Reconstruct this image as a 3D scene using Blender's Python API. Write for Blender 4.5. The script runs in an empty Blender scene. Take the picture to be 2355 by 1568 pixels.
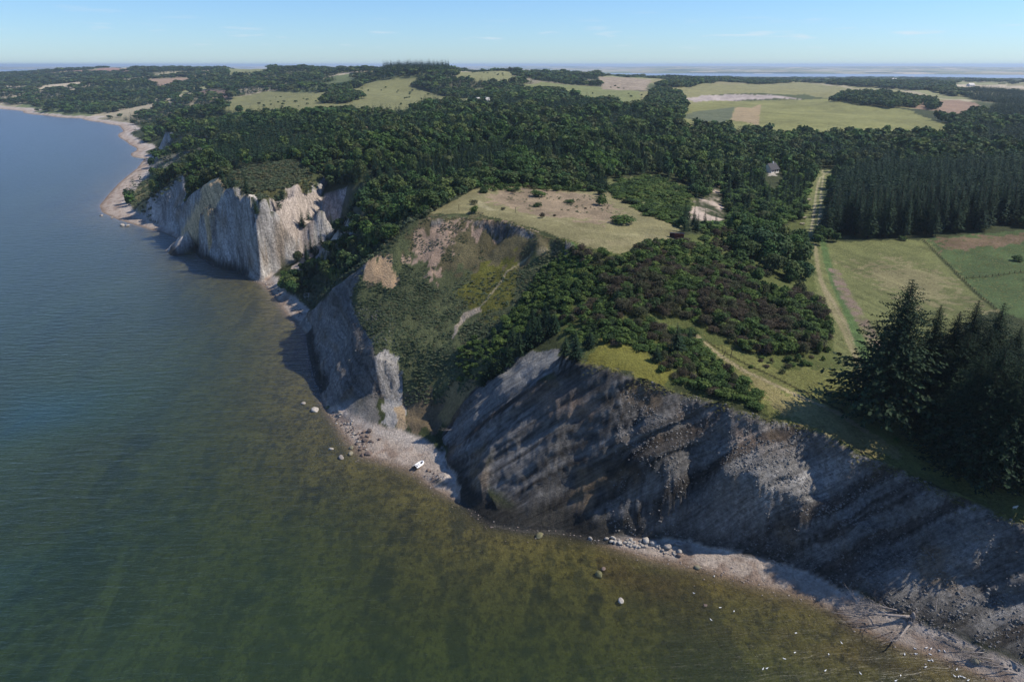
import bpy, math, random
import numpy as np
from mathutils import Vector, geometry
random.seed(7); RS = np.random.RandomState(11)
SC = bpy.context.scene
COL = SC.collection
# ------------------------------------------------------------------ camera, sky, sun
CAM_H = 110.0; PITCH = math.radians(20.68); FPX = 731.0
cd = bpy.data.cameras.new("camera"); cam = bpy.data.objects.new("camera", cd); COL.objects.link(cam)
cam.location = (0, 0, CAM_H); cam.rotation_euler = (math.pi/2 - PITCH, 0, 0)
cd.sensor_width = 36.0; cd.lens = 36.0*FPX/1024.0; cd.clip_start = 1.0; cd.clip_end = 200000.0
SC.camera = cam
SUN_EL = math.radians(49); SUN_AZ = math.radians(84)      # azimuth from +Y (north) clockwise
sdir = Vector((math.cos(SUN_EL)*math.sin(SUN_AZ), math.cos(SUN_EL)*math.cos(SUN_AZ), math.sin(SUN_EL)))
ld = bpy.data.lights.new("sun", 'SUN'); ld.energy = 5.0; ld.angle = math.radians(0.53); ld.color = (1.0, .92, .80)
sun = bpy.data.objects.new("sun", ld); COL.objects.link(sun)
sun.rotation_euler = (-sdir).to_track_quat('-Z', 'Y').to_euler()
W = bpy.data.worlds.new("World"); SC.world = W; W.use_nodes = True
wn = W.node_tree; bg = wn.nodes["Background"]; sky = wn.nodes.new("ShaderNodeTexSky")
sky.sky_type = 'NISHITA'; sky.sun_disc = False; sky.sun_elevation = SUN_EL; sky.sun_rotation = SUN_AZ
sky.air_density = 1.0; sky.dust_density = 0.2; sky.ozone_density = 5.0; sky.altitude = 400
bg.inputs[1].default_value = 0.106
smx = wn.nodes.new("ShaderNodeMix"); smx.data_type = 'RGBA'; smx.blend_type = 'MULTIPLY'; smx.inputs[0].default_value = 1.0; smx.inputs[7].default_value = (.76, .97, 1.24, 1)
wn.links.new(sky.outputs[0], smx.inputs[6])
wt = wn.nodes.new("ShaderNodeTexCoord"); wm = wn.nodes.new("ShaderNodeMapping"); wm.inputs["Scale"].default_value = (7, 7, 75); wn.links.new(wt.outputs["Generated"], wm.inputs[0])
wz = wn.nodes.new("ShaderNodeTexNoise"); wz.inputs["Scale"].default_value = 2.2; wz.inputs["Detail"].default_value = 6; wn.links.new(wm.outputs[0], wz.inputs["Vector"])
wr_ = wn.nodes.new("ShaderNodeValToRGB"); wr_.color_ramp.elements[0].position = .60; wr_.color_ramp.elements[0].color = (0, 0, 0, 1); wr_.color_ramp.elements[1].position = .74; wn.links.new(wz.outputs["Fac"], wr_.inputs[0])
wsx = wn.nodes.new("ShaderNodeSeparateXYZ"); wn.links.new(wt.outputs["Generated"], wsx.inputs[0]); wb = wn.nodes.new("ShaderNodeValToRGB"); e_ = wb.color_ramp.elements
e_[0].position = .012; e_[0].color = (0, 0, 0, 1); e_[1].position = .03; e_[1].color = (1, 1, 1, 1); q_ = e_.new(.045); q_.color = (.35, .35, .35, 1); q_ = e_.new(.08); q_.color = (0, 0, 0, 1); wn.links.new(wsx.outputs[2], wb.inputs[0])
wq = wn.nodes.new("ShaderNodeMath"); wq.operation = 'MULTIPLY'; wn.links.new(wr_.outputs[0], wq.inputs[0]); wn.links.new(wb.outputs[0], wq.inputs[1])
wq2 = wn.nodes.new("ShaderNodeMath"); wq2.operation = 'MULTIPLY'; wn.links.new(wq.outputs[0], wq2.inputs[0]); wq2.inputs[1].default_value = .55
wc = wn.nodes.new("ShaderNodeMix"); wc.data_type = 'RGBA'; wn.links.new(wq2.outputs[0], wc.inputs[0]); wn.links.new(smx.outputs[2], wc.inputs[6]); wc.inputs[7].default_value = (6.6, 7.0, 7.6, 1)
wn.links.new(wc.outputs[2], bg.inputs[0])
SC.view_settings.view_transform = 'Standard'; SC.view_settings.look = 'None'
SC.view_settings.exposure = 0.2; SC.view_settings.gamma = 1.0; SC.view_settings.use_curve_mapping = False
SC.render.engine = 'CYCLES'
SC.cycles.max_bounces = 6; SC.cycles.transparent_max_bounces = 12; SC.cycles.diffuse_bounces = 3

# ------------------------------------------------------------------ helpers
K = 1024/2355.0
cp, sp = math.cos(PITCH), math.sin(PITCH)
def ray(px, py):
    u = (np.asarray(px)*K-512)/FPX; v = (340.5-np.asarray(py)*K)/FPX
    return u, cp+v*sp, -sp+v*cp
def P(px, py, z=0.0):                      # world point on the line of sight at elevation z
    u, y, zz = ray(px, py); t = (z-CAM_H)/zz
    return (u*t, y*t, z)
def Q(px, py, Y):                          # world point on the line of sight at distance Y
    u, y, zz = ray(px, py); t = Y/y
    return (u*t, Y, CAM_H+zz*t)
def rnd(a, b): return random.uniform(a, b)

def hash3(ix, iy, iz):
    h = (ix.astype(np.int64)*374761393 + iy.astype(np.int64)*668265263 + iz.astype(np.int64)*2147483647) & 0xffffffff
    h = ((h ^ (h >> 13))*1274126177) & 0xffffffff
    h = h ^ (h >> 16)
    return (h & 0xffff)/32767.5-1.0
def vnoise(x, y, z=None):
    x = np.asarray(x, float); y = np.asarray(y, float)
    z = np.zeros_like(x) if z is None else np.asarray(z, float)
    ix, iy, iz = np.floor(x), np.floor(y), np.floor(z)
    fx, fy, fz = x-ix, y-iy, z-iz
    fx = fx*fx*(3-2*fx); fy = fy*fy*(3-2*fy); fz = fz*fz*(3-2*fz)
    r = 0
    for a in (0, 1):
        for b in (0, 1):
            for c in (0, 1):
                r = r + (fx if a else 1-fx)*(fy if b else 1-fy)*(fz if c else 1-fz)*hash3(ix+a, iy+b, iz+c)
    return r
def fbm(x, y, z=None, o=4, g=.5):
    r = 0; a = 1; s = 1; t = 0
    for i in range(o):
        r = r + a*vnoise(x*s+i*17.3, y*s-i*9.1, None if z is None else z*s+i*5.7); t += a; a *= g; s *= 2.03
    return r/t

def mesh_obj(name, V, F, mats, parent=None, attrs=None, smooth=False, midx=None, link=True):
    V = np.asarray(V, np.float32); F = np.asarray(F, np.int32)
    me = bpy.data.meshes.new(name); n = F.shape[1]
    me.vertices.add(len(V)); me.vertices.foreach_set("co", V.ravel())
    me.loops.add(F.size); me.loops.foreach_set("vertex_index", F.ravel())
    me.polygons.add(len(F)); me.polygons.foreach_set("loop_start", np.arange(0, F.size, n, dtype=np.int32))
    me.polygons.foreach_set("loop_total", np.full(len(F), n, np.int32))
    if smooth: me.polygons.foreach_set("use_smooth", np.ones(len(F), bool))
    if midx is not None: me.polygons.foreach_set("material_index", np.asarray(midx, np.int32))
    for m in (mats if isinstance(mats, (list, tuple)) else [mats]): me.materials.append(m)
    if attrs:
        for k, v in attrs.items():
            v = np.asarray(v, np.float32)
            if v.ndim == 1:
                a = me.attributes.new(k, 'FLOAT', 'POINT'); a.data.foreach_set("value", v)
            else:
                a = me.attributes.new(k, 'FLOAT_COLOR', 'POINT')
                c = np.ones((len(v), 4), np.float32); c[:, :3] = v; a.data.foreach_set("color", c.ravel())
    me.update(calc_edges=True)
    o = bpy.data.objects.new(name, me)
    if link: COL.objects.link(o)
    if parent: o.parent = parent
    return o
def tag(o, label=None, cat=None, group=None, kind=None):
    if label: o["label"] = label
    if cat: o["category"] = cat
    if group: o["group"] = group
    if kind: o["kind"] = kind
    return o
def empty(name, loc, rz=0.0):
    o = bpy.data.objects.new(name, None); COL.objects.link(o); o.location = loc; o.rotation_euler = (0, 0, rz)
    o.empty_display_size = .3
    return o
class MB:
    """collects boxes, tubes and lumps and links them as one mesh object"""
    def __init__(s): s.V = []; s.F = []; s.n = 0
    def add(s, V, F):
        s.V.append(np.asarray(V, float)); s.F.extend([[i+s.n for i in f] for f in F]); s.n += len(V); return s
    def box(s, c, d, rz=0, ry=0, rx=0):
        v = np.array([[x, y, z] for x in (-.5, .5) for y in (-.5, .5) for z in (-.5, .5)])*np.array(d)
        cx, sx = math.cos(rx), math.sin(rx); cy, sy = math.cos(ry), math.sin(ry); cz, sz = math.cos(rz), math.sin(rz)
        R = np.array([[cz, -sz, 0], [sz, cz, 0], [0, 0, 1]]) @ np.array([[cy, 0, sy], [0, 1, 0], [-sy, 0, cy]]) @ np.array([[1, 0, 0], [0, cx, -sx], [0, sx, cx]])
        return s.add(v @ R.T + np.array(c), [(0, 1, 3, 2), (4, 6, 7, 5), (0, 4, 5, 1), (2, 3, 7, 6), (0, 2, 6, 4), (1, 5, 7, 3)])
    def tube(s, pts, rad, n=6, cap=True):
        pts = [Vector(p) for p in pts]; V = []; F = []
        for i, p in enumerate(pts):
            d = (pts[min(i+1, len(pts)-1)]-pts[max(i-1, 0)]).normalized()
            a = d.orthogonal().normalized() if i == 0 else (a-d*a.dot(d)).normalized()
            b = d.cross(a); r = rad[i] if isinstance(rad, (list, tuple)) else rad
            for k in range(n):
                t = 2*math.pi*k/n; V.append(p+a*(r*math.cos(t))+b*(r*math.sin(t)))
        for i in range(len(pts)-1):
            for k in range(n): F.append((i*n+k, i*n+(k+1) % n, (i+1)*n+(k+1) % n, (i+1)*n+k))
        if cap: F.append(tuple(range(n-1, -1, -1))); F.append(tuple((len(pts)-1)*n+k for k in range(n)))
        return s.add([tuple(v) for v in V], F)
    def lump(s, c, d, seed=0, amp=.25, lv=2):
        V, F = ico(lv); V = V*(1+amp*fbm(V[:, 0]*1.3+seed*7.1, V[:, 1]*1.3, V[:, 2]*1.3, 3))[:, None]
        return s.add(V*np.array(d)+np.array(c), F)
    def build(s, name, m, parent=None, smooth=True):
        me = bpy.data.meshes.new(name); me.from_pydata([tuple(v) for v in np.vstack(s.V)], [], s.F)
        me.materials.append(m)
        if smooth: me.polygons.foreach_set("use_smooth", [True]*len(me.polygons))
        me.update(); o = bpy.data.objects.new(name, me); COL.objects.link(o)
        if parent: o.parent = parent
        return o
_ic = {}
def ico(lv):
    if lv in _ic: return _ic[lv]
    t = (1+5**.5)/2
    V = [(-1, t, 0), (1, t, 0), (-1, -t, 0), (1, -t, 0), (0, -1, t), (0, 1, t), (0, -1, -t), (0, 1, -t), (t, 0, -1), (t, 0, 1), (-t, 0, -1), (-t, 0, 1)]
    V = [Vector(v).normalized() for v in V]
    F = [(0, 11, 5), (0, 5, 1), (0, 1, 7), (0, 7, 10), (0, 10, 11), (1, 5, 9), (5, 11, 4), (11, 10, 2), (10, 7, 6), (7, 1, 8), (3, 9, 4), (3, 4, 2), (3, 2, 6), (3, 6, 8), (3, 8, 9), (4, 9, 5), (2, 4, 11), (6, 2, 10), (8, 6, 7), (9, 8, 1)]
    for _ in range(lv-1):
        c = {}; G = []
        def mid(a, b):
            k = (min(a, b), max(a, b))
            if k not in c: V.append((V[a]+V[b]).normalized()); c[k] = len(V)-1
            return c[k]
        for a, b, d in F:
            x, y, z = mid(a, b), mid(b, d), mid(d, a); G += [(a, x, z), (b, y, x), (d, z, y), (x, y, z)]
        F = G
    _ic[lv] = (np.array([tuple(v) for v in V]), [list(f) for f in F]); return _ic[lv]

# ------------------------------------------------------------------ terrain control points
pts = []; edges = []
def addline(L, close=False):
    i0 = len(pts); pts.extend(L)
    edges.extend([(i0+k, i0+k+1) for k in range(len(L)-1)])
def PL(L): return [P(*a) for a in L]
SH_D = [(-200, 236), (-60, 244), (0, 250), (60, 255), (120, 263), (200, 271), (270, 279), (293, 287), (302, 302), (315, 322), (340, 338), (355, 345), (336, 347), (335, 362), (318, 385), (275, 420), (252, 445), (230, 472), (236, 487), (270, 503), (330, 521), (380, 535), (412, 549), (438, 566), (457, 580), (470, 594), (500, 612), (545, 622), (566, 627), (600, 648), (626, 669), (645, 695), (663, 722), (690, 745), (711, 768), (716, 800), (722, 830), (731, 866), (742, 890), (750, 925), (772, 962), (791, 992), (814, 1024), (843, 1050), (884, 1059), (936, 1077), (967, 1090), (1009, 1121), (1050, 1144), (1069, 1150), (1100, 1180), (1132, 1202), (1200, 1215), (1290, 1220), (1380, 1240), (1440, 1262), (1500, 1280), (1560, 1292), (1640, 1312), (1720, 1335), (1800, 1355), (1850, 1367), (1930, 1400), (1975, 1437), (2060, 1472), (2120, 1492), (2200, 1520), (2260, 1545), (2330, 1580), (2420, 1620)]
SHORE = [P(x, y, 0) for x, y in SH_D]
SHORE += [(120, 90, 0), (150, 72, 0), (200, 45, 0), (300, 0, 0), (420, -60, 0)]
SHORE = [(-9000, 5600, 0), (-6000, 4300, 0), (-3200, 2900, 0)] + SHORE[1:]
addline(SHORE)
def off(line, d, dz):                       # a copy of a line shifted seaward (to its left in our ordering) by d
    A = np.array(line); T = np.gradient(A[:, :2], axis=0); T /= np.linalg.norm(T, axis=1)[:, None]+1e-9
    N = np.stack([T[:, 1], -T[:, 0]], 1)    # right-hand normal of the direction of travel
    return [(a[0]+n[0]*d, a[1]+n[1]*d, a[2]+z) for a, n, z in zip(A, N, (dz if hasattr(dz, '__len__') else [dz]*len(A)))]
def inpoly(X, Y, poly):
    X = np.asarray(X); Y = np.asarray(Y); r = np.zeros(X.shape, bool); n = len(poly)
    for i in range(n):
        x1, y1 = poly[i][0], poly[i][1]; x2, y2 = poly[i-1][0], poly[i-1][1]
        if y1 == y2: continue
        c = ((y1 > Y) != (y2 > Y)) & (X < (x2-x1)*(Y-y1)/(y2-y1)+x1); r ^= c
    return r
SEAPOLY = [(s[0], s[1]) for s in SHORE]+[(420, -4000), (-20000, -4000), (-20000, 9000)]
def segdist(x, y, L):
    L = np.array(L)[:, :2]; A = L[:-1]; B = L[1:]; d = B-A
    t = np.clip(((x-A[:, 0])*d[:, 0]+(y-A[:, 1])*d[:, 1])/(d**2).sum(1), 0, 1)
    return np.hypot(x-A[:, 0]-t*d[:, 0], y-A[:, 1]-t*d[:, 1]).min()
for dd, zz in ((16, -.55), (45, -1.5), (110, -3.2)):
    for s in off(SHORE, dd, zz):
        if inpoly(np.array([s[0]]), np.array([s[1]]), SEAPOLY)[0] and segdist(s[0], s[1], SHORE) > dd*.85: pts.append(s)
pts += [(-300, 20, -6), (-500, 300, -8), (-900, 700, -9), (-2500, 1500, -9), (-20000, -2000, -9), (-20000, 5000, -9), (0, -400, -6), (600, -400, -4), (0, 20, -4.5), (60, 10, -4), (-130, 130, -4.5), (-160, 220, -5)]
# backs of the beaches and feet of the cliffs
addline(PL([(-60, 235, 2), (0, 241, 2), (60, 247, 2), (120, 255, 2), (200, 263, 2), (280, 272, 2), (310, 284, 2), (335, 300, 2), (352, 316, 2), (366, 332, 2), (362, 345, 2), (358, 362, 2), (350, 388, 2), (325, 420, 2), (302, 445, 2), (293, 465, 2), (303, 482, 2), (335, 499, 2), (380, 519, 2), (412, 538, 1.6), (434, 553, 1.5)]))
addline(PL([(600, 622, 1.6), (625, 626, 2.2), (647, 664, 2.2), (690, 688, 2.5), (712, 704, 2.5), (718, 730, 1.5)]))
addline(PL([(762, 932, 1), (780, 947, 1.6), (814, 966, 2), (841, 974, 2), (859, 983, 2.2), (897, 985, 2.4), (926, 984, 2.6), (967, 996, 2.8), (1000, 1000, 3)]))
addline(PL([(1024, 1050, 2), (1036, 1084, 1.8), (1048, 1112, 1.2), (1068, 1141, .9)]))
addline(PL([(1405, 1222, 1.6), (1485, 1226, 1.8), (1592, 1236, 2), (1700, 1262, 2), (1780, 1283, 2), (1850, 1306, 2), (1950, 1362, 2), (2050, 1412, 2.2), (2130, 1446, 2.2), (2220, 1484, 2.2), (2300, 1520, 2.2), (2400, 1562, 2)]) + [(125, 95, 2), (155, 77, 2), (205, 50, 2)])
def shrow(x0, x1, d, z):
    i = [k for k, (x, y) in enumerate(SH_D) if x0 <= x <= x1 and y > 500]; seg = SHORE[i[0]-1:i[-1]+2]; pts.extend(off(seg, -d, z)[1:-1])
shrow(457, 570, 1.8, 5.0); shrow(716, 750, 2.2, 6.0); shrow(1069, 1385, 1.6, 3.2)
# front cliff
RIM2 = PL([(x_, y_, z_+(0 if x_ < 1400 else 1.2)-4.8*min(1, max(0, (x_-1720)/280))) for x_, y_, z_ in [(1290, 806, 37.5), (1340, 830, 37.6), (1390, 840, 37.2), (1430, 852, 35.4), (1470, 868, 34), (1500, 880, 33.2), (1550, 893, 32.2), (1600, 905, 31.6), (1650, 922, 31.3), (1700, 940, 31), (1750, 952, 30.8), (1800, 965, 30.5), (1870, 987, 30.2), (1942, 1020, 30), (1965, 1040, 29.8), (2000, 1054, 29.5), (2050, 1070, 29.2), (2100, 1090, 28.6), (2150, 1117, 28), (2200, 1141, 27.3), (2250, 1158, 26.8), (2300, 1178, 26.2), (2355, 1203, 25.8), (2450, 1245, 25)]])+[(145, 107, 21), (190, 81, 21), (240, 53, 21)]
addline(RIM2)
d1 = [(p[0], p[1], p[2]) for p in off(RIM2, 1.3, [-3.5-1.2*math.sin(i*1.7) for i in range(len(RIM2))])]
addline(d1[1:])
for i in range(3, 24):
    D_ = segdist(RIM2[i][0], RIM2[i][1], SHORE)-(2.0 if i < 8 else 4.5); lit = i in (5, 6, 7, 9, 10, 11, 12, 15)
    d = (.66 if lit else .40)*D_; dz = -(3.2+(d-1.3)*(.88 if lit else 1.55)); dz = max(dz, 4-RIM2[i][2]); pts.append(off(RIM2, d, dz)[i])
pts += PL([(1036, 1040, 3), (1060, 1018, 8), (1100, 983, 14), (1160, 930, 22), (1220, 880, 28.5), (1270, 840, 33), (1110, 1085, 9), (1120, 1120, 5.5)])
addline(PL([(1012, 1004, 3), (1033, 968, 7), (1060, 932, 12.5), (1085, 906, 17), (1112, 880, 20.5), (1155, 848, 25), (1200, 808, 29.5), (1245, 772, 33.5), (1285, 742, 37), (1330, 715, 39)]))
# headland with the bowl
RIM1 = PL([(985, 493, 55), (1020, 493, 55), (1060, 490, 55.2), (1092, 492, 55.2), (1120, 497, 55), (1160, 505, 54.6), (1200, 515, 54), (1230, 525, 53.4), (1265, 537, 52.6), (1300, 549, 52)])
addline(RIM1); addline(off(RIM1, 1.1, -2.6)[1:-1])
addline(PL([(975, 500, 54), (955, 512, 52.5), (930, 530, 50), (905, 552, 47), (880, 572, 44), (855, 596, 41), (840, 608, 39), (805, 635, 33), (770, 662, 26), (745, 683, 18), (727, 700, 10)]))
addline(PL([(822, 645, 34), (806, 682, 28), (820, 715, 25), (826, 748, 22.5), (850, 778, 21.3), (858, 806, 20.5), (868, 822, 20), (885, 806, 20.5), (905, 807, 20), (916, 835, 17), (924, 870, 13), (932, 920, 7)]))
pts += PL([(1100, 600, 41), (1100, 700, 32), (1000, 700, 30), (950, 600, 40), (900, 650, 34), (900, 750, 26), (1000, 800, 22), (1000, 880, 14), (1090, 800, 25), (1060, 880, 17), (1150, 700, 34), (1200, 620, 41), (1280, 600, 44.5), (1250, 700, 37), (1180, 760, 30.5), (1000, 600, 41), (1030, 540, 47), (1150, 560, 46), (940, 960, 4.5), (1000, 955, 6), (960, 900, 10.5), (760, 760, 14), (770, 850, 9), (820, 900, 7), (855, 900, 9), (770, 720, 19)])
# tops inland of the headland and bush land
pts += PL([(1060, 455, 56), (1090, 437, 56), (1200, 430, 55), (1400, 445, 52), (1560, 520, 49.5), (1553, 550, 49), (1430, 580, 49.5), (1350, 562, 51), (1400, 700, 42), (1340, 780, 37.6), (1500, 650, 43.5), (1500, 800, 36.5), (1600, 700, 39.5), (1600, 850, 33), (1700, 600, 41), (1700, 750, 35.5), (1700, 900, 31.8), (1800, 650, 37), (1800, 800, 33), (1900, 900, 29.8), (2000, 1000, 26.8), (1880, 400, 37), (1865, 500, 35), (1870, 560, 34), (1900, 650, 32.5), (1950, 750, 31.5), (2010, 890, 29), (2355, 540, 37), (2355, 700, 34), (2130, 550, 35), (2270, 690, 32.5), (2355, 1100, 23.5), (2090, 950, 27.5), (2250, 1000, 26), (2600, 900, 28), (2700, 600, 37), (1760, 500, 38), (1690, 515, 37), (1600, 490, 44), (1655, 432, 44), (1750, 440, 38), (1300, 640, 43.5), (1240, 560, 50)])
# behind the ridge, scree and cliff beyond
pts += PL([(760, 600, 13), (800, 560, 28), (900, 500, 42), (800, 500, 34), (965, 468, 53), (780, 530, 22), (700, 625, 5), (735, 560, 12), (850, 520, 38), (830, 470, 44), (740, 470, 36), (700, 590, 9), (690, 520, 24), (640, 600, 5), (660, 540, 15), (720, 640, 9)])
RIM0 = PL([(486, 414, 42), (500, 418, 42), (514, 434, 40), (526, 428, 43), (540, 425, 44.5), (560, 440, 43.6), (575, 455, 42), (590, 463, 41), (605, 463, 40.5), (630, 452, 40.5), (660, 441, 40.5), (685, 435, 40), (735, 430, 38.5)])
addline(RIM0); addline(off(RIM0[3:], 2.0, -4.5))
addline(PL([(478, 424, 40), (430, 452, 27), (385, 482, 12), (348, 500, 4)]))
pts += PL([(478, 455, 36), (455, 490, 26), (432, 522, 15), (500, 475, 30), (480, 520, 17), (466, 556, 6), (432, 480, 17), (404, 512, 6), (470, 442, 35), (500, 540, 14), (540, 530, 20), (600, 540, 17), (620, 500, 26), (570, 560, 11), (700, 470, 30)])
# upland beyond
pts += PL([(600, 378, 50), (520, 395, 47), (700, 400, 46), (850, 420, 48), (1100, 415, 54), (1000, 300, 58), (1500, 255, 58), (1750, 292, 40), (1700, 420, 42), (600, 300, 50), (400, 300, 38), (420, 400, 36), (380, 440, 24), (365, 350, 28), (380, 300, 34), (330, 290, 12), (150, 200, 42), (400, 255, 42), (800, 340, 55), (1300, 330, 56), (1600, 350, 44), (1800, 330, 36), (2000, 300, 36), (2355, 300, 36), (2700, 320, 38), (1750, 230, 45), (1750, 195, 52), (2170, 292, 36), (2200, 235, 42), (1500, 205, 62), (1570, 275, 46), (700, 248, 48), (700, 215, 60), (850, 200, 66), (560, 235, 50), (1090, 228, 60), (1250, 192, 72), (2355, 235, 40), (2050, 192, 46), (2650, 220, 42), (1900, 225, 46)])
for a in [(250, 245, 1600), (180, 240, 1730), (120, 235, 1850), (60, 228, 2150), (0, 215, 2400), (-80, 210, 2700), (270, 255, 1560), (0, 166, 5000), (-300, 160, 5600), (150, 162, 4200), (300, 156, 4600), (420, 162, 3400), (560, 158, 3300), (640, 160, 2700), (780, 164, 2300), (870, 168, 2000), (930, 163, 1800), (1020, 166, 1900), (1150, 168, 2600), (1300, 172, 2600), (1400, 176, 3000), (1520, 182, 3200), (350, 188, 2500), (1700, 184, 3600), (1900, 186, 3500), (2200, 190, 3300), (2600, 195, 3300), (1130, 215, 1500), (500, 190, 2300)]: pts.append(Q(*a))
# far side: land falls to the fjord, then low land again
def polar(azd, r, z): return (r*math.sin(math.radians(azd)), r*math.cos(math.radians(azd)), z)
for az in range(-52, 56, 4):
    far_l = az < -8
    pts.append(polar(az, 5200 if not far_l else 6500, 24 if az > 2 else (60 if not far_l else 70)))
    pts.append(polar(az, 6600 if az < 14 else 7600, 6 if not far_l else 30)); pts.append(polar(az, 7300 if az < 14 else 8400, -4))
    pts.append(polar(az, 9500, -5)); 
    e = 22 if az < -2 else (15.5 if az < 8 else 10.6)
    pts.append(polar(az, e*1000, -3)); pts.append(polar(az, e*1000+900, 12 if e < 20 else 5)); pts.append(polar(az, 17000 if e < 15.9 else 26000, 35+22*math.sin(az*.7)))
    pts.append(polar(az, 27500, 60+18*math.sin(az*.5+1))); pts.append(polar(az, 36000, 30))
pts += [(3000, -500, 30), (30000, -500, 30), (-30000, 9000, -9), (900, 100, 30), (500, 60, 28)]
pts = [tuple(float(c) for c in p) for p in pts]
r = geometry.delaunay_2d_cdt([Vector(p[:2]) for p in pts], edges, [], 0, 1e-4)
TV = np.array([tuple(v) for v in r[0]]); TF = [tuple(f) for f in r[2]]; TZ = np.zeros(len(TV)); miss = []
for i, o in enumerate(r[3]):
    if o: TZ[i] = pts[o[0]][2]
    else: miss.append(i)
PA = np.array(pts)
for i in miss:
    d = np.hypot(PA[:, 0]-TV[i, 0], PA[:, 1]-TV[i, 1]); j = np.argsort(d)[:4]; w = 1/(d[j]+.01); TZ[i] = (PA[j, 2]*w).sum()/w.sum()
def raster(x0, y0, x1, y1, s, sig):
    nx, ny = int((x1-x0)/s)+1, int((y1-y0)/s)+1; G = np.full((ny, nx), -9.0)
    for f in TF:
        a, b, c = (TV[i] for i in f[:3]); za, zb, zc = (TZ[i] for i in f[:3])
        lx, hx = min(a[0], b[0], c[0]), max(a[0], b[0], c[0]); ly, hy = min(a[1], b[1], c[1]), max(a[1], b[1], c[1])
        i0, i1 = max(0, int((lx-x0)/s)), min(nx-1, int((hx-x0)/s)+1); j0, j1 = max(0, int((ly-y0)/s)), min(ny-1, int((hy-y0)/s)+1)
        if i0 > i1 or j0 > j1: continue
        X, Y = np.meshgrid(x0+np.arange(i0, i1+1)*s, y0+np.arange(j0, j1+1)*s)
        D = (b[1]-c[1])*(a[0]-c[0])+(c[0]-b[0])*(a[1]-c[1])
        if abs(D) < 1e-9: continue
        u = ((b[1]-c[1])*(X-c[0])+(c[0]-b[0])*(Y-c[1]))/D; v = ((c[1]-a[1])*(X-c[0])+(a[0]-c[0])*(Y-c[1]))/D; w = 1-u-v
        m = (u >= -1e-6) & (v >= -1e-6) & (w >= -1e-6); sub = G[j0:j1+1, i0:i1+1]; sub[m] = (u*za+v*zb+w*zc)[m]
    return blur(G, sig)
def blur(G, sig):
    if sig <= 0: return G
    n = int(sig*3)+1; k = np.exp(-np.arange(-n, n+1)**2/(2*sig*sig)); k /= k.sum()
    P_ = np.pad(G, n, 'edge'); A = sum(k[i]*P_[i:i+G.shape[0], :] for i in range(2*n+1))
    return sum(k[i]*A[:, i:i+G.shape[1]] for i in range(2*n+1))
NX0, NY0, NX1, NY1, NS = -620.0, 40.0, 460.0, 1000.0, 1.0
GN = raster(NX0, NY0, NX1, NY1, NS, .8)
GB = blur(GN, 6)
# soft upland: only scarps keep their sharp breaks
gy, gx = np.gradient(GN); sl = blur(np.hypot(gx, gy), 3); wgt = np.clip((sl-.45)/.25, 0, 1); low = np.clip((3.5-GN)/2, 0, 1)
wgt = np.maximum(wgt, low); GN = GN*wgt+GB*(1-wgt)
FX0, FY0, FX1, FY1, FS = -26000.0, -400.0, 26000.0, 34000.0, 50.0
GF = raster(FX0, FY0, FX1, FY1, FS, 1.0)
MX0, MY0, MX1, MY1, MS = -3500.0, 40.0, 3500.0, 5500.0, 10.0
GM = raster(MX0, MY0, MX1, MY1, MS, 2.2)
def samp(G, x0, y0, s, X, Y):
    fx = np.clip((X-x0)/s, 0, G.shape[1]-1.001); fy = np.clip((Y-y0)/s, 0, G.shape[0]-1.001); i = fx.astype(int); j = fy.astype(int); fx = fx-i; fy = fy-j
    return (G[j, i]*(1-fx)*(1-fy)+G[j, i+1]*fx*(1-fy)+G[j+1, i]*(1-fx)*fy+G[j+1, i+1]*fx*fy)
def wbox(X, Y, x0, y0, x1, y1, m):
    return np.clip(np.minimum(np.minimum(X-x0, x1-X), np.minimum(Y-y0, y1-Y))/m, 0, 1)
def HT(X, Y, noise=True):
    X = np.asarray(X, float); Y = np.asarray(Y, float)
    z = samp(GF, FX0, FY0, FS, X, Y); w = wbox(X, Y, MX0, MY0-100, MX1, MY1, 400); z = z*(1-w)+samp(GM, MX0, MY0, MS, X, Y)*w
    w = wbox(X, Y, NX0, NY0-60, NX1, NY1, 60); z = z*(1-w)+samp(GN, NX0, NY0, NS, X, Y)*w
    if noise:
        D = np.hypot(X, Y); up = np.clip((z-4)/12, 0, 1)
        z = z + up*(fbm(X/26, Y/26, None, 3)*1.1*np.clip((z-20)/20, .2, 1) + fbm(X/190+3, Y/190, None, 3)*np.clip((D-600)/900, 0, 1)*10)
    return z
def hit(px, py, dz=0.0):
    """first meeting of sight lines with the ground (plus dz)"""
    px = np.atleast_1d(np.asarray(px, float)); py = np.atleast_1d(np.asarray(py, float)); u, y, zz = ray(px, py)
    t = np.full(px.shape, 85.0); done = np.zeros(px.shape, bool)
    for _ in range(1500):
        g = HT(u*t, y*t)+dz; h = CAM_H+zz*t; done |= (h <= g) | (t > 40000)
        if done.all(): break
        t = np.where(done, t, t*1.0022+np.clip((h-g)*.12, 0, None))
    for _ in range(12):
        g = HT(u*t, y*t)+dz; h = CAM_H+zz*t; t = np.where(done & (t < 40000), t+(h-g)*.5/np.maximum(-zz, .02)*.4, t)
    return np.stack([u*t, y*t, HT(u*t, y*t)], 1)
def hpoly(L): 
    L = np.array(L, float); return [tuple(p[:2]) for p in hit(L[:, 0], L[:, 1])]

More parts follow.
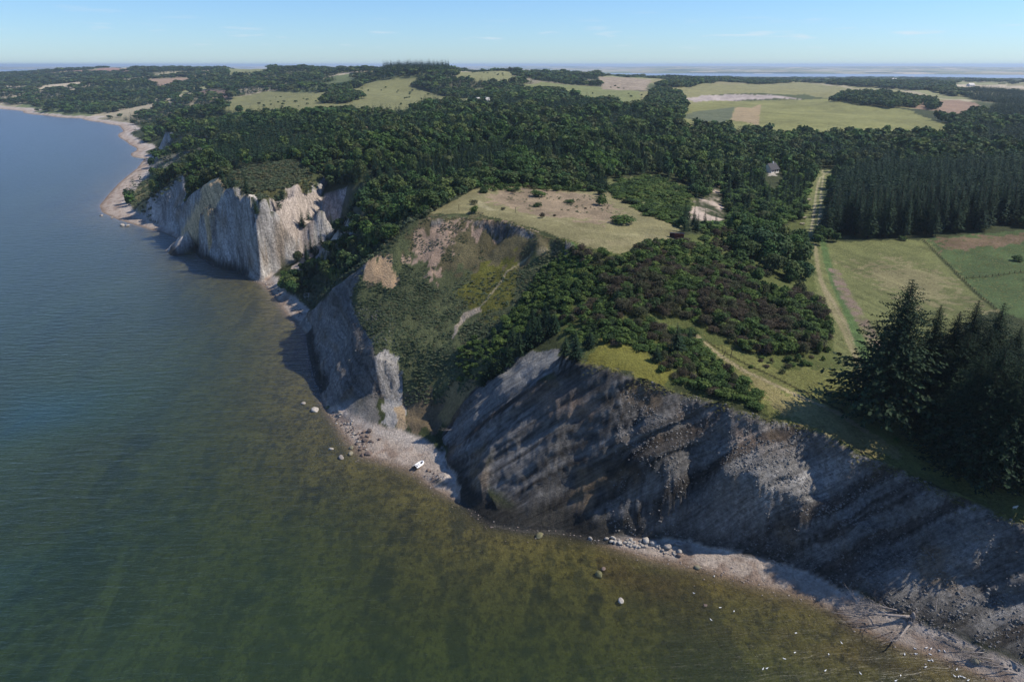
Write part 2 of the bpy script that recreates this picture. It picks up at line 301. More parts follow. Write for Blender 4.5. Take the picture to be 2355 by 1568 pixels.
# ------------------------------------------------------------------ material helpers
class NT:
    def __init__(s, name):
        s.m = bpy.data.materials.new(name); s.m.use_nodes = True; s.t = s.m.node_tree; s.t.nodes.clear()
        s.out = s.t.nodes.new("ShaderNodeOutputMaterial")
    def n(s, typ, **kw):
        nd = s.t.nodes.new(typ)
        for k, v in kw.items():
            if k.startswith("i_"):
                key = k[2:]; key = int(key) if key.isdigit() else key.replace("_", " "); nd.inputs[key].default_value = v
            else: setattr(nd, k, v)
        return nd
    def l(s, a, b): s.t.links.new(a, b)
    def noise(s, vec, scale, detail=4, rough=.55, dist=0.0):
        nd = s.n("ShaderNodeTexNoise"); nd.inputs["Scale"].default_value = scale; nd.inputs["Detail"].default_value = detail
        nd.inputs["Roughness"].default_value = rough; nd.inputs["Distortion"].default_value = dist
        if vec is not None: s.l(vec, nd.inputs["Vector"])
        return nd.outputs["Fac"]
    def ramp(s, fac, stops):
        nd = s.n("ShaderNodeValToRGB"); e = nd.color_ramp.elements
        while len(e) < len(stops): e.new(.5)
        for x, (p, c) in zip(e, stops): x.position = p; x.color = (c if len(c) == 4 else (*c, 1)) if hasattr(c, '__len__') else (c, c, c, 1)
        s.l(fac, nd.inputs[0]); return nd.outputs[0]
    def mul(s, a, b, typ='MULTIPLY', fac=1.0):
        nd = s.n("ShaderNodeMix", data_type='RGBA', blend_type=typ); nd.inputs[0].default_value = fac
        for x, i in ((a, 6), (b, 7)):
            if hasattr(x, 'links') or hasattr(x, 'is_linked'): s.l(x, nd.inputs[i])
            else: nd.inputs[i].default_value = (*x, 1)
        return nd.outputs[2]
    def mixf(s, f, a, b):
        nd = s.n("ShaderNodeMix", data_type='RGBA')
        s.l(f, nd.inputs[0])
        for x, i in ((a, 6), (b, 7)):
            if hasattr(x, 'is_linked'): s.l(x, nd.inputs[i])
            else: nd.inputs[i].default_value = (*x, 1)
        return nd.outputs[2]
    def math(s, op, a, b=0.0, clamp=False):
        nd = s.n("ShaderNodeMath", operation=op); nd.use_clamp = clamp
        for x, i in ((a, 0), (b, 1)):
            if hasattr(x, 'is_linked'): s.l(x, nd.inputs[i])
            else: nd.inputs[i].default_value = x
        return nd.outputs[0]
    def attr(s, name, out="Color"): nd = s.n("ShaderNodeAttribute", attribute_name=name); return nd.outputs[out]
    def pos(s): return s.n("ShaderNodeNewGeometry").outputs["Position"]
    def bump(s, h, strength=.5, dist=.1):
        nd = s.n("ShaderNodeBump"); nd.inputs["Strength"].default_value = strength; nd.inputs["Distance"].default_value = dist; s.l(h, nd.inputs["Height"]); return nd.outputs[0]
    def bsdf(s, col, rough=.8, spec=.3, nrm=None, metal=0.0):
        nd = s.n("ShaderNodeBsdfPrincipled"); nd.inputs["Roughness"].default_value = rough; nd.inputs["Specular IOR Level"].default_value = spec; nd.inputs["Metallic"].default_value = metal
        if hasattr(col, 'is_linked'): s.l(col, nd.inputs["Base Color"])
        else: nd.inputs["Base Color"].default_value = (*col, 1)
        if nrm is not None: s.l(nrm, nd.inputs["Normal"])
        return nd
    def done(s, sh): s.l(sh if not hasattr(sh, 'outputs') else sh.outputs[0], s.out.inputs[0]); return s.m
def scaled(T, vec, v):
    nd = T.n("ShaderNodeVectorMath", operation='MULTIPLY'); T.l(vec, nd.inputs[0]); nd.inputs[1].default_value = v; return nd.outputs[0]
def simple(name, col, rough=.7, spec=.3, var=.25, scale=3.0, metal=0.0, bump=0.0):
    T = NT(name); tc = T.n("ShaderNodeTexCoord").outputs["Object"]; f = T.noise(tc, scale, 5)
    c = T.mul(col, T.ramp(f, [(.25, 1-var), (.75, 1+var)])); nr = T.bump(T.noise(tc, scale*3, 4), .6, bump) if bump else None
    return T.done(T.bsdf(c, rough, spec, nr, metal))

# ------------------------------------------------------------------ ground sheet (terrain, beach, sea bed)
rad = [62.0]
while rad[-1] < 620: rad.append(rad[-1]*(1.0042 if rad[-1] < 330 else 1.006))
while rad[-1] < 3000: rad.append(rad[-1]*1.009)
while rad[-1] < 34000: rad.append(rad[-1]*1.022)
rad = np.array(rad); azi = np.radians(np.arange(-50, 50.01, .105)); NR, NA = len(rad), len(azi)
GX = np.outer(rad, np.sin(azi)).ravel(); GY = np.outer(rad, np.cos(azi)).ravel(); GZ = HT(GX, GY); DD = np.hypot(GX, GY)
e = .9
sx = (HT(GX+e, GY, False)-HT(GX-e, GY, False))/(2*e); sy = (HT(GX, GY+e, False)-HT(GX, GY-e, False))/(2*e)
SLOPE = np.hypot(sx, sy)
rock = np.clip((SLOPE-.78)/.22, 0, 1)*(DD < 1300)*(GZ > -.5)
VEG = [hpoly([(972, 494), (1092, 497), (1160, 510), (1300, 553), (1290, 745), (1200, 806), (1112, 878), (1060, 930), (1012, 1000), (935, 985), (926, 880), (905, 804), (866, 812), (856, 779), (827, 745), (807, 684), (824, 648), (842, 610), (930, 532)])]
bk = [(-33, 287.5), (-42, 282), (-50, 276.5), (-57, 272.5), (-65, 279), (-75, 288), (-80, 296), (-97, 330), (-104, 372), (-100, 400), (-95, 470), (30, 480), (30, 300)]
lipm = np.zeros(len(GX), bool); RD = np.array(RIM1)[:, :2]; RD = np.stack([np.interp(np.linspace(0, 9, 90), range(10), RD[:, i]) for i in (0, 1)], 1)
for a in RD[:78]: lipm |= np.hypot(GX-a[0], GY-a[1]) < 2.6
CZ = [(a[0], a[1]) for a in off(RIM2[3:24], .4, 0)]+[(a[0], a[1]) for a in off(RIM2[3:24], 30, 0)][::-1]
cz = inpoly(GX, GY, CZ); rock = np.maximum(rock, cz*np.clip((GZ-2.6)/1.0, 0, 1))
for v_ in VEG: rock = rock*(1-(inpoly(GX, GY, v_) & ~lipm))
rock = rock*(1-inpoly(GX, GY, bk)*(.85))
# strata directions
Ln = np.array([.84-.3, -.54-.47, -.83]); Ln /= np.linalg.norm(Ln); Ll = np.array([.84+.3, -.54+.47, .83]); Ll /= np.linalg.norm(Ll)
front = (GX > -36) & (GY < 205)
cur = fbm(GX/14, GY/14, GZ/14, 2)*2.2
st = np.where(front, GX*Ln[0]+GY*Ln[1]+GZ*Ln[2]+cur*.5, GX*.86+GY*.35+cur*1.6+GZ*.12); sl_ = np.where(front, GX*Ll[0]+GY*Ll[1]+GZ*Ll[2], GZ*1.0+GY*.2)
nx = -sx/(SLOPE+1e-6); ny = -sy/(SLOPE+1e-6)
relief = np.zeros_like(GX); k = rock > 0
relief[k] = (fbm(st[k]/3.4, sl_[k]/38, None, 4, .62)*np.where(front[k] & (GX[k] < 48), 2.5, 1.5)+fbm(GX[k]/8, GY[k]/8, GZ[k]/10, 3)*np.where(GX[k] < 42, .8, 2.4)+fbm(GX[k]/1.3, GY[k]/1.3, GZ[k]/1.3, 2)*.4)*rock[k]
foot = np.clip((GZ-1)/3, 0, 1)
GX2 = GX+nx*relief*foot; GY2 = GY+ny*relief*foot
slp = np.clip((SLOPE-.25)/.3, 0, 1)*(DD < 700)*(GZ > 2)
GZ = GZ+slp*(1-rock)*fbm(GX/3.1, GY/3.1, None, 3)*.8+(DD < 500)*(GZ > 3)*fbm(GX/1.7, GY/1.7, None, 2)*.10
GZ = GZ+((GZ > .2) & (GZ < 3.2) & (DD < 500))*fbm(GX/1.5, GY/1.5, None, 3)*.16
# ---- colours of the ground itself
C = np.zeros((len(GX), 3)); n1 = fbm(GX/9, GY/9, None, 4); n2 = fbm(GX/2.2, GY/2.2, None, 3); n3 = fbm(GX/60, GY/60, None, 3)
def lay(mask, col, var=.25, nn=None):
    mask = np.clip(mask, 0, 1)[:, None]; c = np.array(col)[None, :]*(1+var*(n1 if nn is None else nn))[:, None]; C[:] = C*(1-mask)+c*mask
C[:] = np.array([.045, .055, .022])*(1+.3*n1)[:, None]
farm = np.clip((DD-1500)/600, 0, 1)
# far farmland patchwork
cx = np.floor(GX/430+.35*vnoise(GY/900, GX/1300)*1.4); cy = np.floor(GY/700+.4*vnoise(GX/900, GY/1500)); hh = hash3(cx, cy, cx*0+3)*.5+.5
pc = np.array([[.22, .20, .10], [.34, .28, .17], [.13, .16, .07], [.30, .27, .16], [.06, .075, .04], [.24, .24, .12], [.42, .36, .25], [.12, .14, .06]])[np.clip((hh*8).astype(int), 0, 7)]
C[:] = C*(1-farm[:, None])+pc*farm[:, None]
def stripes(): return fbm(GX/2.0+GY*.12, GY/70, None, 4, .65)+.5*n1
def poly(L, soft=0, px=True):
    Lp = hpoly(L) if px else L; A = np.array(Lp); x0, y0 = A.min(0)-1; x1, y1 = A.max(0)+1
    m = np.zeros(len(GX)); jx = n2*soft; jy = vnoise(GX/2.7+50, GY/2.7)*soft
    k = (GX > x0-soft) & (GX < x1+soft) & (GY > y0-soft) & (GY < y1+soft); m[k] = inpoly(GX[k]+jx[k], GY[k]+jy[k], Lp); return m
def line(L, w, px=True, w2=None):
    Lp = np.array(hpoly(L) if px else L)[:, :2]; x0, y0 = Lp.min(0)-w*3; x1, y1 = Lp.max(0)+w*3
    k = np.where((GX > x0) & (GX < x1) & (GY > y0) & (GY < y1))[0]; d = np.full(len(k), 1e9)
    for A, B in zip(Lp[:-1], Lp[1:]):
        v = B-A; t = np.clip(((GX[k]-A[0])*v[0]+(GY[k]-A[1])*v[1])/(v@v+1e-9), 0, 1); d = np.minimum(d, np.hypot(GX[k]-A[0]-t*v[0], GY[k]-A[1]-t*v[1]))
    m = np.zeros(len(GX)); m[k] = np.clip((w/2-d+n2[k]*w*.18)/(w*.2)+.5, 0, 1); return m
OPEN = []                                   # plan polygons without trees
def field(L, col, soft=3, var=.22, open_=True, nn=None):
    Lp = hpoly(L); lay(poly(Lp, soft, False), col, var, nn)
    if open_: OPEN.append(Lp)
    return Lp
# far and middle fields
field([(1565, 283), (1580, 245), (1600, 227), (1850, 229), (1905, 226), (2100, 255), (2185, 285), (2175, 312), (1740, 310), (1580, 298)], (.19, .19, .07), 5, .3, True, fbm(GX/5+GY*.2, GY/160, None, 4, .7)+n3)
field([(1460, 215), (1500, 205), (1600, 196), (1820, 189), (1905, 190), (2100, 214), (2240, 232), (2100, 250), (1905, 226), (1850, 216), (1640, 217), (1575, 240), (1480, 232)], (.21, .20, .09), 5)
field([(1900, 192), (2120, 214), (2240, 231), (2220, 235), (2100, 222), (1990, 208), (1860, 193)], (.33, .29, .19), 3)
field([(1680, 274), (1692, 247), (1750, 238), (1744, 287)], (.30, .23, .13), 1, open_=False)
field([(1563, 268), (1600, 256), (1690, 246), (1679, 275), (1600, 281)], (.11, .125, .07), 1, open_=False)
field([(1570, 228), (1640, 218), (1760, 217), (1860, 228), (1770, 226), (1700, 231), (1600, 234)], (.34, .29, .26), 6, .4, False)
field([(2070, 236), (2200, 229), (2275, 249), (2258, 264), (2130, 252)], (.26, .18, .125), 4)
field([(2190, 193), (2365, 198), (2365, 212), (2260, 208), (2190, 203)], (.42, .36, .26), 4)
field([(308, 184), (434, 179), (436, 190), (372, 201)], (.28, .20, .14), 4); field([(430, 176), (500, 161), (622, 152), (622, 163), (540, 172)], (.19, .20, .09), 4)
field([(150, 163), (300, 156), (300, 162), (170, 168)], (.27, .17, .13), 4)
field([(452, 202), (530, 205), (527, 227), (470, 222)], (.16, .115, .09), 4)
field([(505, 252), (530, 225), (620, 208), (735, 212), (770, 212), (850, 190), (962, 184), (945, 200), (985, 211), (1092, 226), (1080, 240), (980, 236), (955, 250), (928, 264), (700, 268), (600, 262)], (.175, .175, .075), 4)
field([(1080, 206), (1180, 200), (1250, 188), (1350, 197), (1470, 209), (1480, 262), (1440, 252), (1310, 222), (1150, 222)], (.17, .185, .075), 4)
field([(1045, 163), (1180, 166), (1185, 192), (1120, 190), (1050, 180)], (.19, .19, .085), 4)
field([(803, 300), (830, 292), (862, 289), (850, 304), (812, 309)], (.27, .19, .12), 2)
field([(1372, 176), (1500, 182), (1482, 207), (1385, 206)], (.27, .22, .16), 8, .5)
# bush land and grass near the front cliff
field([(1300, 549), (1430, 580), (1553, 545), (1700, 530), (1850, 500), (1880, 560), (1900, 700), (1990, 880), (1900, 960), (1760, 950), (1600, 900), (1340, 828), (1240, 720), (1250, 620)], (.085, .10, .03), 2, .35)
field([(1250, 560), (1330, 570), (1360, 620), (1300, 700), (1240, 700)], (.05, .11, .025), 2, .3)
field([(1340, 832), (1380, 780), (1480, 800), (1560, 860), (1500, 878)], (.14, .135, .03), 2, .3)
GR = field([(1600, 776), (1660, 790), (1800, 850), (1935, 850), (2060, 930), (2120, 1010), (2360, 1130), (2480, 1180), (2450, 1250), (2355, 1206), (2100, 1094), (1942, 1024), (1800, 968), (1765, 945), (1660, 835)], (.16, .165, .052), 2, .25)
field([(1700, 850), (1800, 900), (1950, 962), (2080, 1040), (2000, 1040), (1850, 975), (1760, 920)], (.23, .20, .085), 3, .3)
field([(1885, 556), (2130, 549), (2200, 620), (2285, 700), (2200, 760), (2060, 800), (2050, 900), (2000, 900), (1950, 860), (1890, 720), (1868, 600)], (.145, .155, .058), 2, .42, True, stripes())
field([(1960, 620), (2080, 600), (2180, 640), (2220, 700), (2120, 700), (2040, 660)], (.215, .195, .095), 16, .4, True, stripes())
field([(2130, 549), (2360, 528), (2600, 520), (2600, 800), (2300, 720), (2280, 700), (2200, 620)], (.075, .11, .04), 2, .4)
field([(2150, 552), (2360, 536), (2360, 560), (2160, 575)], (.17, .12, .075), 6, .4)
field([(1880, 392), (1925, 386), (1900, 450), (1888, 545), (1856, 545), (1850, 470), (1862, 420)], (.15, .165, .065), 1, .2)
lay(line([(1908, 392), (1885, 408), (1878, 440), (1872, 490), (1864, 535)], 1.1), (.33, .30, .18)); lay(line([(1893, 390), (1893, 410), (1889, 440), (1886, 490), (1878, 535)], 1.1), (.33, .30, .18))
lay(line([(1874, 560), (1882, 620), (1908, 700), (1945, 770), (1972, 830), (1992, 892)], 1.6), (.24, .21, .11)); lay(line([(1886, 640), (1925, 710), (1975, 800), (2003, 850), (2024, 895)], 1.6), (.25, .215, .12))
lay(line([(1893, 556), (1905, 610), (1925, 665), (1955, 730), (1978, 790), (2010, 860)], 3.0), (.088, .138, .045), .3, n2); lay(line([(1918, 620), (1945, 680), (1985, 740), (2020, 800)], 4.0)*np.clip(.7+n2, 0, 1), (.21, .155, .12))
lay(line([(1600, 770), (1650, 812), (1700, 845), (1800, 893), (1850, 915), (1930, 950), (1990, 990)], 1.6), (.30, .25, .14))
lay(line([(1620, 780), (1660, 806), (1720, 838), (1800, 876), (1870, 912), (1940, 945)], .9), (.035, .035, .012))
lay(line([(2122, 552), (2160, 588), (2215, 645), (2290, 712)], 1.1), (.04, .05, .015)); lay(line([(2218, 640), (2290, 634), (2370, 622)], 1.2), (.04, .05, .015))
# plateau
field([(985, 493), (1060, 452), (1095, 432), (1200, 428), (1400, 441), (1570, 515), (1556, 552), (1430, 584), (1352, 566), (1300, 549), (1230, 525), (1160, 505), (1092, 492)], (.21, .19, .092), 1, .25)
field([(1110, 446), (1210, 433), (1300, 440), (1400, 458), (1430, 500), (1400, 514), (1250, 494), (1150, 472)], (.255, .195, .125), 9, .45)
lay(line([(1085, 470), (1150, 484), (1250, 500), (1350, 530), (1450, 540), (1545, 546)], 3.5)*np.clip(.75+n2, 0, 1), (.26, .235, .12)); lay(line([(1100, 462), (1112, 474), (1130, 482)], 3), (.28, .25, .14)); lay(line([(1350, 555), (1420, 560), (1500, 545)], 6)*np.clip(.6+n2, 0, 1), (.25, .22, .115))
# headland bowl
BOWL = field([(978, 498), (1092, 496), (1160, 509), (1300, 552), (1262, 620), (1225, 700), (1180, 790), (1110, 868), (1030, 955), (1000, 990), (935, 985), (930, 880), (905, 807), (864, 815), (856, 781), (825, 735), (804, 684), (822, 645), (840, 608), (930, 530)], (.080, .092, .042), 1, .4)
field([(985, 500), (1092, 498), (1160, 511), (1296, 555), (1230, 600), (1120, 620), (1000, 610), (930, 570), (945, 530)], (.105, .092, .048), 4, .5, False)
field([(1090, 620), (1190, 590), (1190, 680), (1130, 730), (1085, 720), (1060, 660)], (.105, .105, .022), 5, .3, False)
for L in ([(975, 520), (1040, 505), (1050, 540), (1015, 600), (1010, 640), (975, 600), (935, 590), (950, 548)], [(1040, 500), (1180, 512), (1250, 540), (1180, 530), (1060, 520)]):
    field(L, (.31, .225, .165), 5, .35, False)
field([(838, 606), (870, 584), (905, 605), (922, 640), (905, 662), (872, 648), (832, 645)], (.36, .25, .15), 3, .3, False)
field([(930, 885), (1000, 905), (1090, 868), (1100, 895), (1035, 960), (1005, 992), (935, 988)], (.135, .105, .065), 3, .5, False)
field([(1030, 900), (1110, 880), (1050, 960), (1010, 985), (1010, 940)], (.20, .155, .075), 3, .3, False)
# steep ground and scree
clay = np.array([.185, .176, .165]); bands = fbm(st/4.5, sl_/45, None, 4, .6); bcol = clay[None, :]*np.clip(1+.9*bands+.3*n2+.35*n1, .25, 2)[:, None]
darkb = np.clip((fbm(st/1.7+7, sl_/60, None, 4)-.16)*6, 0, 1)[:, None]*front[:, None]; bcol = bcol*(1-darkb)+np.array([.07, .062, .055])*darkb
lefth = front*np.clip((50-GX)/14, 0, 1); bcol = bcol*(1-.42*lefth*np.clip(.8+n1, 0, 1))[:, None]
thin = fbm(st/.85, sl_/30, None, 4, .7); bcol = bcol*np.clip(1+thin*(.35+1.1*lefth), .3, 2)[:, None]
bcol = bcol*np.where(GX < -95, 1.75, np.where(front & (GX > 55), 1.15, 1.0))[:, None]
rust = np.clip((fbm(GX/9+20, GY/9, GZ/6, 3)-.22)*4, 0, 1)[:, None]*.7; bcol = bcol*(1-rust)+np.array([.21, .155, .10])*(1+.4*n2)[:, None]*rust
topc = np.clip(1-np.abs(GZ-27)/4, 0, 1)*front*np.clip(.4+n1*2, 0, 1); bcol = bcol*(1-.7*topc[:, None])+np.array([.30, .21, .15])*(.7*topc[:, None])
wet = np.clip((6.5+2.5*n1-GZ)/3.5, 0, 1)*(GX > -30); bcol = bcol*(1-.75*wet[:, None])+np.array([.045, .043, .036])*(.75*wet[:, None])
grass_on = 0
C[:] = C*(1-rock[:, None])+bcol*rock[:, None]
lay(poly([(730, 855), (862, 825), (872, 988), (800, 962), (740, 900)], 1)*(1-rock), (.17, .16, .145), .5, bands)
scree = poly([(864, 822), (885, 806), (905, 807), (918, 832), (925, 880), (932, 955), (900, 986), (884, 980), (880, 900)], 1.5)
lay(scree, (.30, .285, .265), .35)
lay(poly([(905, 935), (925, 930), (935, 985), (915, 988)], 1), (.33, .25, .16), .2)
lay(poly([(1112, 884), (1200, 815), (1285, 800), (1285, 850), (1160, 925), (1060, 1015), (1016, 1015), (1036, 972)], 1), (.17, .17, .165), .9, thin)
lay(poly([(484, 414), (512, 424), (516, 440), (500, 490), (478, 530), (455, 556), (420, 552), (415, 528), (438, 495), (462, 455)], 1.2), (.58, .43, .25), .25)
lay(poly([(600, 464), (660, 441), (735, 430), (745, 470), (720, 520), (730, 570), (690, 620), (660, 632), (690, 560), (650, 520), (620, 480)], 2), (.40, .34, .29), .2)
lay(poly([(572, 452), (592, 462), (625, 456), (600, 474), (580, 468)], .5), (.62, .56, .48), .1)
lay(poly([(724, 540), (800, 505), (830, 520), (780, 550), (740, 580)], 3), (.38, .35, .30), .3)
lay(poly([(1040, 780), (1045, 748), (1068, 718), (1102, 704), (1109, 712), (1076, 730), (1056, 752), (1046, 776)], .8), (.30, .25, .19), .2)
lay(line([(1108, 702), (1150, 650), (1165, 625), (1200, 600), (1250, 575), (1292, 556)], .9), (.30, .25, .15))
field([(1395, 412), (1500, 402), (1580, 425), (1600, 480), (1560, 522), (1440, 470)], (.12, .13, .05), 3, .4, False)
lay(poly([(1560, 485), (1590, 475), (1640, 430), (1665, 425), (1662, 470), (1697, 518), (1640, 516), (1590, 508)], 5)*np.clip(.45+n1*2.2+n2, 0, 1), (.38, .31, .25), .4)
lay(poly([(1768, 396), (1784, 396), (1786, 404), (1768, 404)], .3), (.36, .33, .28), .1)
# shrub slope behind the far cliff
HEATH = field([(520, 398), (600, 376), (700, 385), (730, 425), (660, 440), (600, 460), (560, 438), (525, 425)], (.085, .085, .035), 3, .4)
field([(300, 440), (340, 415), (372, 425), (340, 470), (318, 490), (300, 468)], (.21, .18, .08), 2, .3)
# beaches
bn = fbm(GX/3.5+9, GY/3.5, None, 3)
nob = ((GX > -14) & (GX < 25) & (GY < 192) & (GY > 150)) | ((GX < -64) & (GX > -92) & (GY > 238) & (GY < 300)) | ((GX < -140) & (GX > -215) & (GY > 395) & (GY < 470))
bm = (1-nob)*np.clip((2.9+.5*n1-GZ)/.5, 0, 1)*np.clip((GZ+.15)/.25, 0, 1)*(1-rock)*(DD < 4000)
lay(bm, (.36, .30, .25), .18, n2)
lay(bm*np.clip((bn-.1)*5, 0, 1), (.25, .19, .15), .3, n2)
lay(bm*np.clip((GZ-1.2)*1.5, 0, 1)*.6, (.45, .41, .37), .15, n2)
lay(nob*np.clip((5-GZ)/2, 0, 1)*np.clip((GZ+.4)/.4, 0, 1), (.05, .047, .04), .4)
wetb = (1-nob)*np.clip(1-np.abs(GZ-.05)/.28, 0, 1); lay(wetb*.8*(DD < 2500)*(1-rock), (.16, .115, .08), .3, n2)
# sea bed: olive sand, dark weed streaks that run out from the shore
sb = np.clip((-GZ-.05)/.15, 0, 1)
lay(sb, (.145, .125, .045), .3, n1)
lay(sb*np.clip((-GZ-1.2)/2.2, 0, 1), (.14, .15, .065), .2)
wd = fbm(GX/7.5+GY*.02, GY/55, None, 4, .6); sp_ = fbm(GX/1.6, GY/2.1, None, 3, .6)
lay(sb*np.clip((wd-.06)*5, 0, 1)*np.clip(.75+n2*1.5+n1, 0, 1)*.75, (.022, .03, .024), .3, n2)
lay(sb*np.clip((sp_-.08)*5, 0, 1)*.8*np.clip((4.2+GZ)/2, 0, 1), (.05, .05, .028), .3, n2)
for L, w in (([(-20, 1470), (60, 1380), (130, 1300), (200, 1210), (330, 1010)], 9), ([(60, 1560), (140, 1440), (200, 1330), (240, 1260), (330, 1150)], 8), ([(170, 1580), (240, 1480), (290, 1395)], 4.5), ([(350, 1250), (420, 1160), (480, 1070)], 6), ([(560, 1400), (640, 1250), (720, 1130)], 6), ([(1180, 1580), (1230, 1440), (1250, 1330)], 4), ([(1320, 1560), (1345, 1460), (1370, 1380)], 3.5), ([(860, 1400), (900, 1280), (940, 1180)], 5)):
    lay(sb*line(L, w)*np.clip(.55+n2*1.2+n1*.8, 0, 1)*.92, (.012, .018, .020), .3, n2)
lay(np.clip(1-np.abs(GZ+.35)/.45, 0, 1)*(GX > 20)*np.clip(.5+n1*2, 0, 1)*.45, (.12, .07, .028), .4, n2)
T = NT("ground"); pos = T.pos(); col = T.attr("col"); rk = T.attr("rock", "Fac")
f1 = T.noise(pos, 1.1, 6, .7); f2 = T.noise(pos, .22, 3)
c = T.mul(col, T.ramp(f1, [(.28, .62), (.5, 1.0), (.75, 1.42)])); c = T.mul(c, T.ramp(f2, [(.3, .88), (.7, 1.12)]))
cmb = T.n("ShaderNodeCombineXYZ"); T.l(T.math('MULTIPLY', T.attr("st", "Fac"), 1.1), cmb.inputs[0]); T.l(T.math('MULTIPLY', T.attr("sl", "Fac"), .045), cmb.inputs[1])
sb_ = T.noise(cmb.outputs[0], 1.0, 7, .72, .3); gv = T.noise(pos, .8, 9, .78); c2 = T.mul(T.mixf(T.attr("strata", "Fac"), T.mul(c, T.ramp(gv, [(.34, .45), (.5, 1.0), (.68, 1.5)])), c), T.ramp(sb_, [(.32, .5), (.5, 1.0), (.7, 1.4)])); c = T.mixf(rk, c, c2); spk = T.ramp(T.noise(scaled(T, pos, (1, .55, 1)), .75, 7, .72, .4), [(.36, .28), (.47, .95), (.6, 1.15)]); c = T.mixf(T.attr('bed', 'Fac'), c, T.mul(c, spk))
hb = T.mixf(rk, T.noise(pos, 1.6, 6, .7), T.mul(sb_, T.mul(gv, (1.8, 1.8, 1.8)), 'ADD'))
GROUND = T.done(T.bsdf(c, .93, .15, T.bump(hb, 1.0, .8)))
quad = (np.arange(NR-1)[:, None]*NA+np.arange(NA-1)[None, :]).ravel(); quad = np.stack([quad, quad+1, quad+NA+1, quad+NA], 1)
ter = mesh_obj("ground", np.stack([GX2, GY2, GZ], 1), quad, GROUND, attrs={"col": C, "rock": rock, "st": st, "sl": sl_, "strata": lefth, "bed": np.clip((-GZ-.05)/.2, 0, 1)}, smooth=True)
tag(ter, kind="structure")

# ------------------------------------------------------------------ water
wr = [58.0]
while wr[-1] < 1500: wr.append(wr[-1]*1.012)
while wr[-1] < 60000: wr.append(wr[-1]*1.06)
wr = np.array(wr); wa = np.radians(np.arange(-60, 60.1, .4)); WX = np.outer(wr, np.sin(wa)).ravel(); WY = np.outer(wr, np.cos(wa)).ravel()
dep = np.clip(-HT(WX, WY, False), 0, 9); dep[np.hypot(WX, WY) > 30000] = 9
q = (np.arange(len(wr)-1)[:, None]*len(wa)+np.arange(len(wa)-1)[None, :]).ravel(); q = np.stack([q, q+1, q+len(wa)+1, q+len(wa)], 1)
T = NT("water"); pos = T.pos(); dp = T.attr("depth", "Fac")
w1 = T.noise(scaled(T, pos, (.12, .42, 1)), 1.0, 4, .6, .4); w2 = T.noise(scaled(T, pos, (.55, 1.7, 1)), 1.0, 5, .65, .3)
hh = T.math('ADD', w1, T.math('MULTIPLY', w2, .35)); nr = T.bump(hh, .55, .9)
fr = T.n("ShaderNodeFresnel"); fr.inputs["IOR"].default_value = 1.333; T.l(nr, fr.inputs["Normal"])
gl = T.n("ShaderNodeBsdfGlossy"); gl.inputs["Roughness"].default_value = .33; T.l(nr, gl.inputs["Normal"])
kk = T.ramp(T.math('MULTIPLY', dp, .12), [(0, 0.0), (.03, .12), (.12, .28), (.3, .40), (.6, .50), (.85, .8), (1, 1)])
body = T.ramp(T.math('MULTIPLY', dp, .12), [(0, (.06, .055, .022)), (.2, (.034, .056, .022)), (.38, (.026, .054, .030)), (.62, (.016, .060, .085)), (1, (.015, .085, .25))])
body = T.mul(body, T.ramp(T.noise(scaled(T, pos, (.02, .006, 1)), 1.0, 3), [(.3, .8), (.7, 1.2)]))
df = T.n("ShaderNodeBsdfDiffuse"); T.l(body, df.inputs[0])
tr = T.n("ShaderNodeBsdfTransparent"); T.l(T.ramp(T.math('MULTIPLY', dp, .12), [(0, (.97, .97, .95)), (.15, (.62, .74, .50)), (.5, (.52, .66, .46))]), tr.inputs[0])
m1 = T.n("ShaderNodeMixShader"); T.l(kk, m1.inputs[0]); T.l(tr.outputs[0], m1.inputs[1]); T.l(df.outputs[0], m1.inputs[2])
m2 = T.n("ShaderNodeMixShader"); T.l(fr.outputs[0], m2.inputs[0]); T.l(m1.outputs[0], m2.inputs[1]); T.l(gl.outputs[0], m2.inputs[2])
sea = mesh_obj("water", np.stack([WX, WY, WX*0], 1), q, T.done(m2), attrs={"depth": dep}, smooth=True); tag(sea, kind="structure")
#==TREES==
# ------------------------------------------------------------------ foliage
def foliage(name, stops, trans=.22, spread=1.0):
    T = NT(name); oi = T.n("ShaderNodeObjectInfo").outputs["Random"]; tr = T.attr("tr", "Fac"); pos = T.pos()
    f = T.math('FRACT', T.math('ADD', oi, tr)); f = T.math('ADD', T.math('MULTIPLY', f, .62), T.math('MULTIPLY', T.noise(pos, .02, 3, .6), .38))
    c = T.ramp(f, stops); c = T.mul(c, T.ramp(T.attr("tint", "Fac"), [(0, .55), (.5, 1.0), (1, 1.6)]))
    d = T.bsdf(c, .75, .12); t = T.n("ShaderNodeBsdfTranslucent"); T.l(c, t.inputs[0]); m = T.n("ShaderNodeMixShader"); m.inputs[0].default_value = trans
    T.l(d.outputs[0], m.inputs[1]); T.l(t.outputs[0], m.inputs[2]); return T.done(m)
M_LEAF = foliage("broad_leaves", [(.12, (.024, .046, .016)), (.3, (.040, .076, .022)), (.42, (.070, .082, .034)), (.52, (.058, .112, .028)), (.64, (.034, .070, .030)), (.74, (.095, .125, .038)), (.86, (.080, .150, .030)), (.95, (.12, .15, .05))])
M_NEED = foliage("spruce_needles", [(.15, (.010, .026, .014)), (.4, (.020, .044, .020)), (.6, (.014, .034, .020)), (.85, (.038, .066, .028))], .12)
M_SHRUB = foliage("shrub_leaves", [(.15, (.028, .050, .018)), (.45, (.050, .088, .024)), (.7, (.080, .125, .030)), (.9, (.11, .14, .04))])
M_LIGHT = foliage("light_leaves", [(.15, (.060, .105, .030)), (.5, (.085, .15, .038)), (.8, (.12, .175, .05))])
